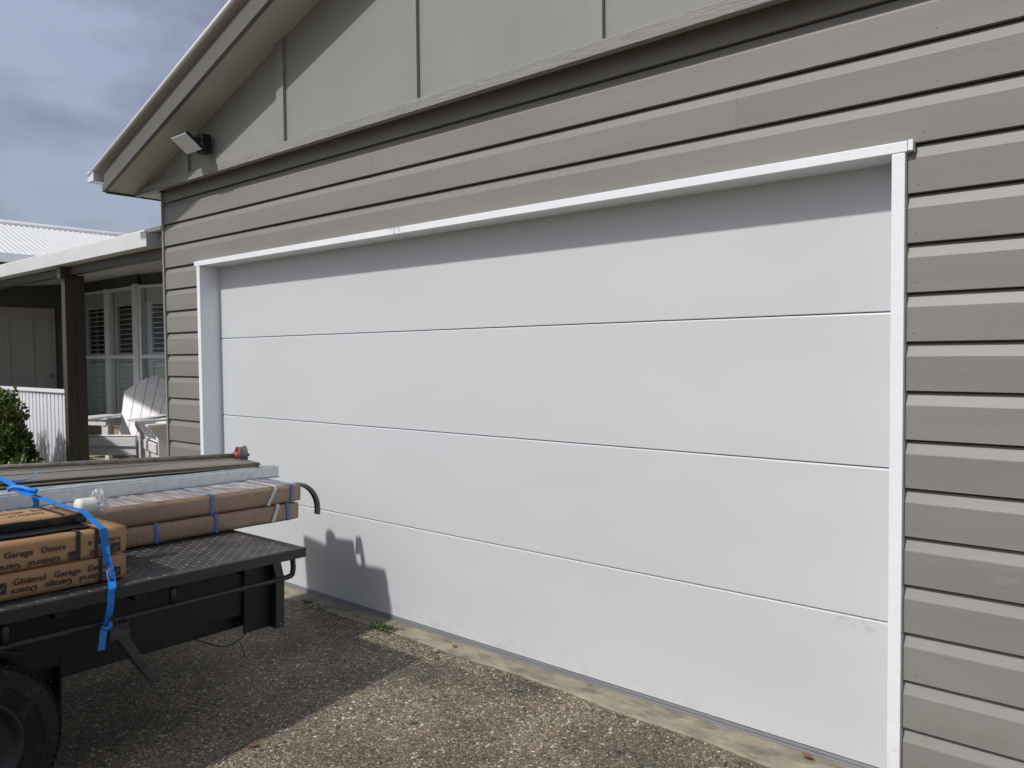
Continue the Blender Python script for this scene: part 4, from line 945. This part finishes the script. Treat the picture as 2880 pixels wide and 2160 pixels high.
def shaft():
    p0, p1 = P(1.9, 1.84, 0.317), P(-0.400, 1.128, 0.315)
    t = empty('drum_shaft', label='long steel shaft with red hubbed cable drum lying on the old panels', cat='shaft', mat=TM @ Matrix.Translation(p1) @ (p0 - p1).to_track_quat('Y', 'Z').to_matrix().to_4x4())
    L = (p0 - p1).length
    tube('shaft_tube', [(0, 0, 0), (0, L, 0)], 0.0135, M['shaft'], t, 14)
    def lathe(nm, prof, mat, n=28):
        bm = bmesh.new(); rings = []
        for k in range(n):
            a = 2 * math.pi * k / n; rings.append([bm.verts.new((rr * math.cos(a), y, rr * math.sin(a))) for y, rr in prof])
        for k in range(n):
            A, Bq = rings[k], rings[(k + 1) % n]
            for j in range(len(prof) - 1): bm.faces.new((A[j], A[j + 1], Bq[j + 1], Bq[j]))
        return bmobj(nm, bm, mat, t, True)
    lathe('drum', [(0.028, 0.040), (0.030, 0.050), (0.022, 0.052), (0.012, 0.050), (-0.002, 0.050), (-0.012, 0.056), (-0.018, 0.056), (-0.020, 0.046), (-0.018, 0.012)], M['drum'])
    lathe('hub', [(0.050, 0.0137), (0.050, 0.022), (0.030, 0.024), (0.012, 0.030), (0.014, 0.044), (0.031, 0.046), (0.033, 0.052), (0.027, 0.0525)], M['red'])
    for k in range(5):
        a = 2 * math.pi * k / 5
        box('hub_spoke', 0.018, 0.046, 0.012, 0.030, -0.004, 0.004, M['red'], t, 0.001, Matrix.Rotation(a, 4, 'Y'))
    tube('shaft_end', [(0, -0.02, 0), (0, -0.032, 0), (0, -0.0325, 0), (0, -0.042, 0)], 0.010, M['shaft'], t, 10, [0.014, 0.014, 0.009, 0.009])
shaft()
# ------------------------------------------------------------------ paper roll with bubble wrap end
def roll():
    t = tthing('paper_roll', 0.72, 0.43, 0.214, 0, 'white paper roll with crumpled clear plastic end beside the blue strap', 'roll')
    bm = bmesh.new(); n = 22
    for (a0, a1) in ((0.055, 0.135),):
        rings = []
        for i in range(8):
            a = a0 + (a1 - a0) * i / 7; rr = 0.036 * (0.86 if i == 0 else 1)
            rings.append([bm.verts.new(P(a, 0.0 + (rr + 0.002 * noise.noise(Vector((a * 30, k, 1)))) * math.cos(2 * math.pi * k / n), 0.0385 + rr * math.sin(2 * math.pi * k / n))) for k in range(n)])
        for A, Bq in zip(rings, rings[1:]):
            for k in range(n): bm.faces.new((A[k], A[(k + 1) % n], Bq[(k + 1) % n], Bq[k]))
        bm.faces.new(rings[0][::-1]); bm.faces.new(rings[-1])
    bmobj('paper', bm, M['paper'], t, True)
    bm = bmesh.new(); bmesh.ops.create_icosphere(bm, subdivisions=4, radius=1.0)
    for v in bm.verts:
        p = v.co.copy(); d = 1 + 0.32 * noise.noise(p * 3.1) + 0.22 * noise.noise(p * 8.3 + Vector((3, 1, 2)))
        q = Vector((p.x * 0.038, p.y * 0.036, p.z * 0.040)) * d
        if p.z > 0.2: q.z += 0.026 * (p.z - 0.2) * (1 + noise.noise(p * 6))
        v.co = P(0.045, 0, 0.042) + q
    bmobj('bubble_wrap', bm, M['film'], t, False)
roll()
# ------------------------------------------------------------------ blue tie-down strap
def strap():
    t = empty('tie_down_strap', label='bright blue tie-down strap over the load, tied to the trailer rail', cat='strap', mat=TM @ Matrix.Translation(P(0.92, 0.0, -0.13)))
    def Q(a, w, u): return P(a - 0.92, w, u + 0.13)
    main = [(0.945, 1.75, 0.336), (0.95, 1.35, 0.345), (0.951, 0.98, 0.332), (0.951, 0.83, 0.314), (0.946, 0.72, 0.292), (0.930, 0.60, 0.284), (0.920, 0.50, 0.274), (0.918, 0.33, 0.270), (0.908, 0.262, 0.266), (0.900, 0.19, 0.236), (0.898, 0.118, 0.2175), (0.896, 0.108, 0.205),
            (0.890, 0.104, 0.13), (0.884, 0.085, 0.06), (0.898, 0.035, 0.018), (0.915, -0.0025, 0.004), (0.921, -0.005, -0.020), (0.922, -0.0055, -0.06), (0.924, 0.004, -0.10), (0.926, 0.014, -0.126)]
    pts = spline([Q(*p) for p in main], 4); n = len(pts)
    wd = []
    for i in range(n):
        f = i / (n - 1)
        tw = 0.0
        if 0.60 < f < 0.74: tw = math.sin((f - 0.60) / 0.14 * math.pi) * 0.9        # half turn in the free span
        wd.append(Vector((math.sin(tw), math.cos(tw), 0.12 * math.sin(9 * f))))
    ribbon('webbing', pts, wd, 0.0016, M['strap'], t, 0.027)
    # dark woven label panels on the webbing
    def patch(i0, i1, nm='webbing_label'):
        sub = pts[i0:i1 + 1]; ww = wd[i0:i1 + 1]; return ribbon(nm, sub, ww, 0.0030, M['strapdark'], t, 0.020)
    # second loop hitched round the channel
    lp = [(0.935, 0.75, 0.296), (0.915, 0.725, 0.288), (0.895, 0.735, 0.245), (0.884, 0.775, 0.214), (0.880, 0.80, 0.207)]
    ribbon('hitch_loop', spline([Q(*p) for p in lp], 5), [Vector((0.1, 1, 0))] * 21, 0.0016, M['strap'], t, 0.024)
    bunch = [(0.985, 0.80, 0.300), (0.965, 0.79, 0.310), (0.945, 0.755, 0.312), (0.925, 0.72, 0.303), (0.905, 0.70, 0.298)]
    tube('hitch_knot', spline([Q(*p) for p in bunch], 4), 0.011, M['strap'], t, 8)
    tl = [(0.99, 1.02, 0.322), (0.93, 0.975, 0.3145), (0.88, 0.955, 0.314), (0.84, 0.955, 0.318), (0.805, 0.975, 0.333), (0.79, 0.985, 0.345)]
    ribbon('loose_tail', spline([Q(*p) for p in tl], 5), [Vector((0.8, 0.3, 0.35))] * 30, 0.0014, M['strap'], t, 0.018)
    bl = [(0.97, 1.26, 0.345), (0.955, 1.21, 0.356), (0.95, 1.15, 0.350), (0.95, 1.10, 0.338)]
    tube('buckle_wrap', spline([Q(*p) for p in bl], 4), 0.022, M['strap'], t, 8)
    # knot, label tag and hook at the rail
    kn = [(0.934, 0.010, -0.118), (0.922, -0.004, -0.135), (0.936, -0.006, -0.147), (0.946, 0.0, -0.139), (0.930, 0.008, -0.13)]
    tube('knot', spline([Q(*p) for p in kn], 5), 0.009, M['strap'], t, 8)
    tg = [(0.946, -0.004, -0.147), (0.950, -0.006, -0.17), (0.955, -0.004, -0.226)]
    ribbon('strap_label', spline([Q(*p) for p in tg], 4), [Vector((0, 1, 0))] * 9, 0.001, M['taglabel'], t, 0.026)
    hk = [(0.944, 0.008, -0.112), (0.952, -0.004, -0.124), (0.940, -0.008, -0.135), (0.918, -0.006, -0.104), (0.906, -0.004, -0.118), (0.898, -0.004, -0.140), (0.885, -0.004, -0.156), (0.866, -0.004, -0.163), (0.850, -0.004, -0.155), (0.851, -0.004, -0.135), (0.866, -0.004, -0.126), (0.880, -0.004, -0.128)]
    tube('hook', spline([Q(*p) for p in hk], 5), 0.0034, M['steelblack'], t, 8)
    # printed word on a navy patch, on the straight run below the cartons
    i0 = [i for i in range(n) if pts[i].z < 0.13 + 0.085][0]; i1 = [i for i in range(n) if pts[i].z < 0.13 + 0.024][0]
    ribbon('webbing_label', pts[i0:i1 + 1], wd[i0:i1 + 1], 0.0030, M['strapdark'], t, 0.019)
    A, Bq = pts[i0], pts[i1]; ex = (Bq - A).normalized(); wdir = Vector((0, 1, 0)); wdir = (wdir - ex * wdir.dot(ex)).normalized(); ez = ex.cross(wdir)
    if ez.x < 0: wdir = -wdir; ez = -ez
    Mx = Matrix((ex, wdir, ez)).transposed().to_4x4(); Mx.translation = A + ex * 0.006 - wdir * 0.0062 + ez * 0.0042
    lettering('GRUNT', 0.0185, M['strap'], t, Mx, 'webbing_print', 1.0)
    j0 = [i for i in range(n) if pts[i].x > -0.66][0]; ribbon('webbing_label', pts[j0:j0 + 3], wd[j0:j0 + 3], 0.0030, M['strapdark'], t, 0.019)
strap()

# ------------------------------------------------------------------ plants, litter
def shrub(loc, rx, ry, h, label, n, seed, leaf=0.03):
    rr = random.Random(seed); t = empty('shrub', loc, 0, label, 'shrub')
    bm = bmesh.new()
    stems = []
    for k in range(9):
        a = rr.uniform(0, 6.28); d = rr.uniform(0.3, 0.85)
        e = Vector((rx * d * math.cos(a), ry * d * math.sin(a), h * rr.uniform(0.6, 0.95)))
        pts = [Vector((0.05 * math.cos(a), 0.05 * math.sin(a), 0)), e * 0.45 + Vector((0.03 * rr.uniform(-1, 1), 0.03 * rr.uniform(-1, 1), 0.02)), e]
        tube_bm(bm, pts, 0.008, 6, True, [0.011, 0.008, 0.003])
    bmobj('stems', bm, M['bark'], t, True)
    bm = bmesh.new(); c = 0
    while c < n:
        p = Vector((rr.uniform(-1, 1), rr.uniform(-1, 1), rr.uniform(0, 1)))
        q = Vector((p.x, p.y, (p.z - 0.5) * 2)); rad = q.length
        lim = 0.82 + 0.50 * noise.noise(Vector((q.x * 3.3 + seed, q.y * 3.3, q.z * 3.3)))
        if rad > lim or rad < 0.35 * rr.random() + 0.2: continue
        pos = Vector((p.x * rx, p.y * ry, 0.05 * h + p.z * h)); c += 1
        d = Vector((q.x, q.y, q.z * 0.5 + 0.55)) + 0.8 * Vector((rr.uniform(-1, 1), rr.uniform(-1, 1), rr.uniform(-1, 1))); d.normalize()
        s = d.cross(Vector((rr.uniform(-1, 1), rr.uniform(-1, 1), rr.uniform(-1, 1)))).normalized(); nn = d.cross(s)
        L = leaf * rr.uniform(0.7, 1.4); wq = L * 0.28
        v = [bm.verts.new(pos), bm.verts.new(pos + d * L * 0.5 + s * wq + nn * L * 0.08), bm.verts.new(pos + d * L), bm.verts.new(pos + d * L * 0.5 - s * wq + nn * L * 0.08)]
        bm.faces.new((v[0], v[1], v[2])); bm.faces.new((v[0], v[2], v[3]))
    me = bpy.data.meshes.new('foliage'); bm.to_mesh(me); bm.free(); link('foliage', me, M['leaf'], t)
    return t
shrub((-8.00, -0.42, -0.05), 0.50, 0.28, 1.34, 'leafy green shrub growing in front of the white balustrade', 9000, 3, 0.05)
shrub((-7.35, -0.46, -0.05), 0.26, 0.20, 0.74, 'low dark shrub beside the trailer load, below the leafy shrub', 2500, 5, 0.045)
shrub((-8.62, -0.46, -0.05), 0.30, 0.26, 1.46, 'upright shrub at the far left shading the white balustrade', 4000, 9, 0.045)
def weed(loc, n, hgt, spread, label, seed):
    rr = random.Random(seed); t = empty('weed_tuft', loc, 0, label, 'weed'); bm = bmesh.new()
    for k in range(n):
        a = rr.uniform(0, 6.28); b0 = Vector((rr.uniform(-1, 1) * spread, rr.uniform(-0.35, 0.35) * spread, 0)); l = hgt * rr.uniform(0.4, 1.1); d = Vector((math.cos(a) * 0.7, math.sin(a) * 0.7, rr.uniform(0.3, 1.0))).normalized()
        s = d.cross(Vector((0, 0, 1))).normalized() * 0.0022
        p1 = b0 + d * l * 0.6; p2 = b0 + d * l + Vector((0, 0, -0.25 * l))
        v = [bm.verts.new(b0 - s), bm.verts.new(b0 + s), bm.verts.new(p1 + s), bm.verts.new(p1 - s), bm.verts.new(p2)]
        bm.faces.new(v[:4]); bm.faces.new((v[3], v[2], v[4]))
        for j in range(3):
            q = b0 + d * l * (0.4 + 0.25 * j); e = Vector((rr.uniform(-1, 1), rr.uniform(-1, 1), rr.uniform(0, 0.6))).normalized(); f = e.cross(d).normalized() * 0.003
            x = [bm.verts.new(q), bm.verts.new(q + e * 0.007 + f), bm.verts.new(q + e * 0.014), bm.verts.new(q + e * 0.007 - f)]; bm.faces.new(x)
    me = bpy.data.meshes.new('blades'); bm.to_mesh(me); bm.free(); link('blades', me, M['weed'], t)
weed((-2.80, 0.0, -0.004), 110, 0.045, 0.085, 'small green weed tuft in the joint at the sunlit end of the shadow', 2)
weed((-3.56, 0.005, -0.004), 26, 0.05, 0.03, 'sparse weed sprig by the threshold beside the trailer tail', 4)
weed((-3.42, 0.0, -0.004), 20, 0.022, 0.06, 'flat mossy weeds along the shaded threshold edge', 6)
def litter(name, loc, rz_, s, label, mat, cat):
    bm = bmesh.new(); n = 9; top = []
    for k in range(n):
        f = k / (n - 1); w = 0.30 * math.sin(math.pi * min(1, f * 0.96 + 0.03)) * s; x = (f - 0.5) * s; z = 0.006 + 0.10 * s * (2 * f - 1) ** 2
        top.append([bm.verts.new((x, -w, z + 0.14 * w)), bm.verts.new((x, 0, z)), bm.verts.new((x, w, z + 0.4 * w))])
    for A, Bq in zip(top, top[1:]):
        for j in range(2): bm.faces.new((A[j], A[j + 1], Bq[j + 1], Bq[j]))
    o = bmobj(name, bm, mat); o.location = loc; o.rotation_euler = (0, 0, rz_); props(o, label, cat)
    so = o.modifiers.new('thick', 'SOLIDIFY'); so.thickness = 0.0006
    return o
litter('dry_leaf', (-2.267, 0.05, 0.003), 0.7, 0.036, 'small reddish dry leaf lying on the concrete threshold', M['leafdry'], 'leaf')
litter('dry_leaf', (-2.245, -0.105, -0.006), 2.1, 0.034, 'dry brown leaf among loose stones by the threshold edge', M['leafdry'], 'leaf')
litter('dry_leaf', (-2.70, 0.05, 0.003), 0.2, 0.026, 'tiny dry leaf just right of the weed tuft', M['leafdry'], 'leaf')
litter('dry_leaf', (-0.36, 0.085, 0.004), 2.7, 0.055, 'curled brown leaf against the door seal near the right jamb', M['leafdry'], 'leaf')
litter('dry_leaf', (-1.83, -0.656, gz(-0.656)), 1.2, 0.038, 'brown leaf alone on the sunny driveway', M['leafdry'], 'leaf')
litter('dry_leaf', (-2.23, -1.20, gz(-1.2)), 0.9, 0.045, 'dry leaf lying right on the edge of the trailer shadow', M['leafdry'], 'leaf')
def pebbles():
    rr = random.Random(11); bm = bmesh.new()
    for k in range(900):
        if k < 220: x = rr.uniform(-3.9, 0.2); y = -0.03 - abs(rr.gauss(0, 0.12))
        else: x = rr.uniform(-3.2, 0.3); y = rr.uniform(-2.2, -0.02)
        s = rr.uniform(0.003, 0.0062); Mx = Matrix.Translation((x, y, gz(y) + s * 0.18)) @ Matrix.Rotation(rr.uniform(0, 6), 4, 'Z') @ Matrix.Diagonal((s * rr.uniform(0.8, 1.7), s, s * rr.uniform(0.45, 0.8), 1))
        r = bmesh.ops.create_icosphere(bm, subdivisions=1, radius=1, matrix=Mx)
    o = bmobj('loose_gravel', bm, M['stone'], None, True); return props(o, 'scattered small loose stones on the aggregate driveway', 'gravel', kind='stuff')
pebbles()
bm = bmesh.new(); bmesh.ops.create_icosphere(bm, subdivisions=2, radius=0.013)
for v in bm.verts: v.co *= 1 + 0.25 * noise.noise(v.co * 90)
o = bmobj('pebble', bm, M['stone'], None, True); o.location = (-2.31, -0.05, 0.004); o.scale = (1.2, 1, 0.75); props(o, 'largest pale pebble at the edge of the threshold', 'pebble')
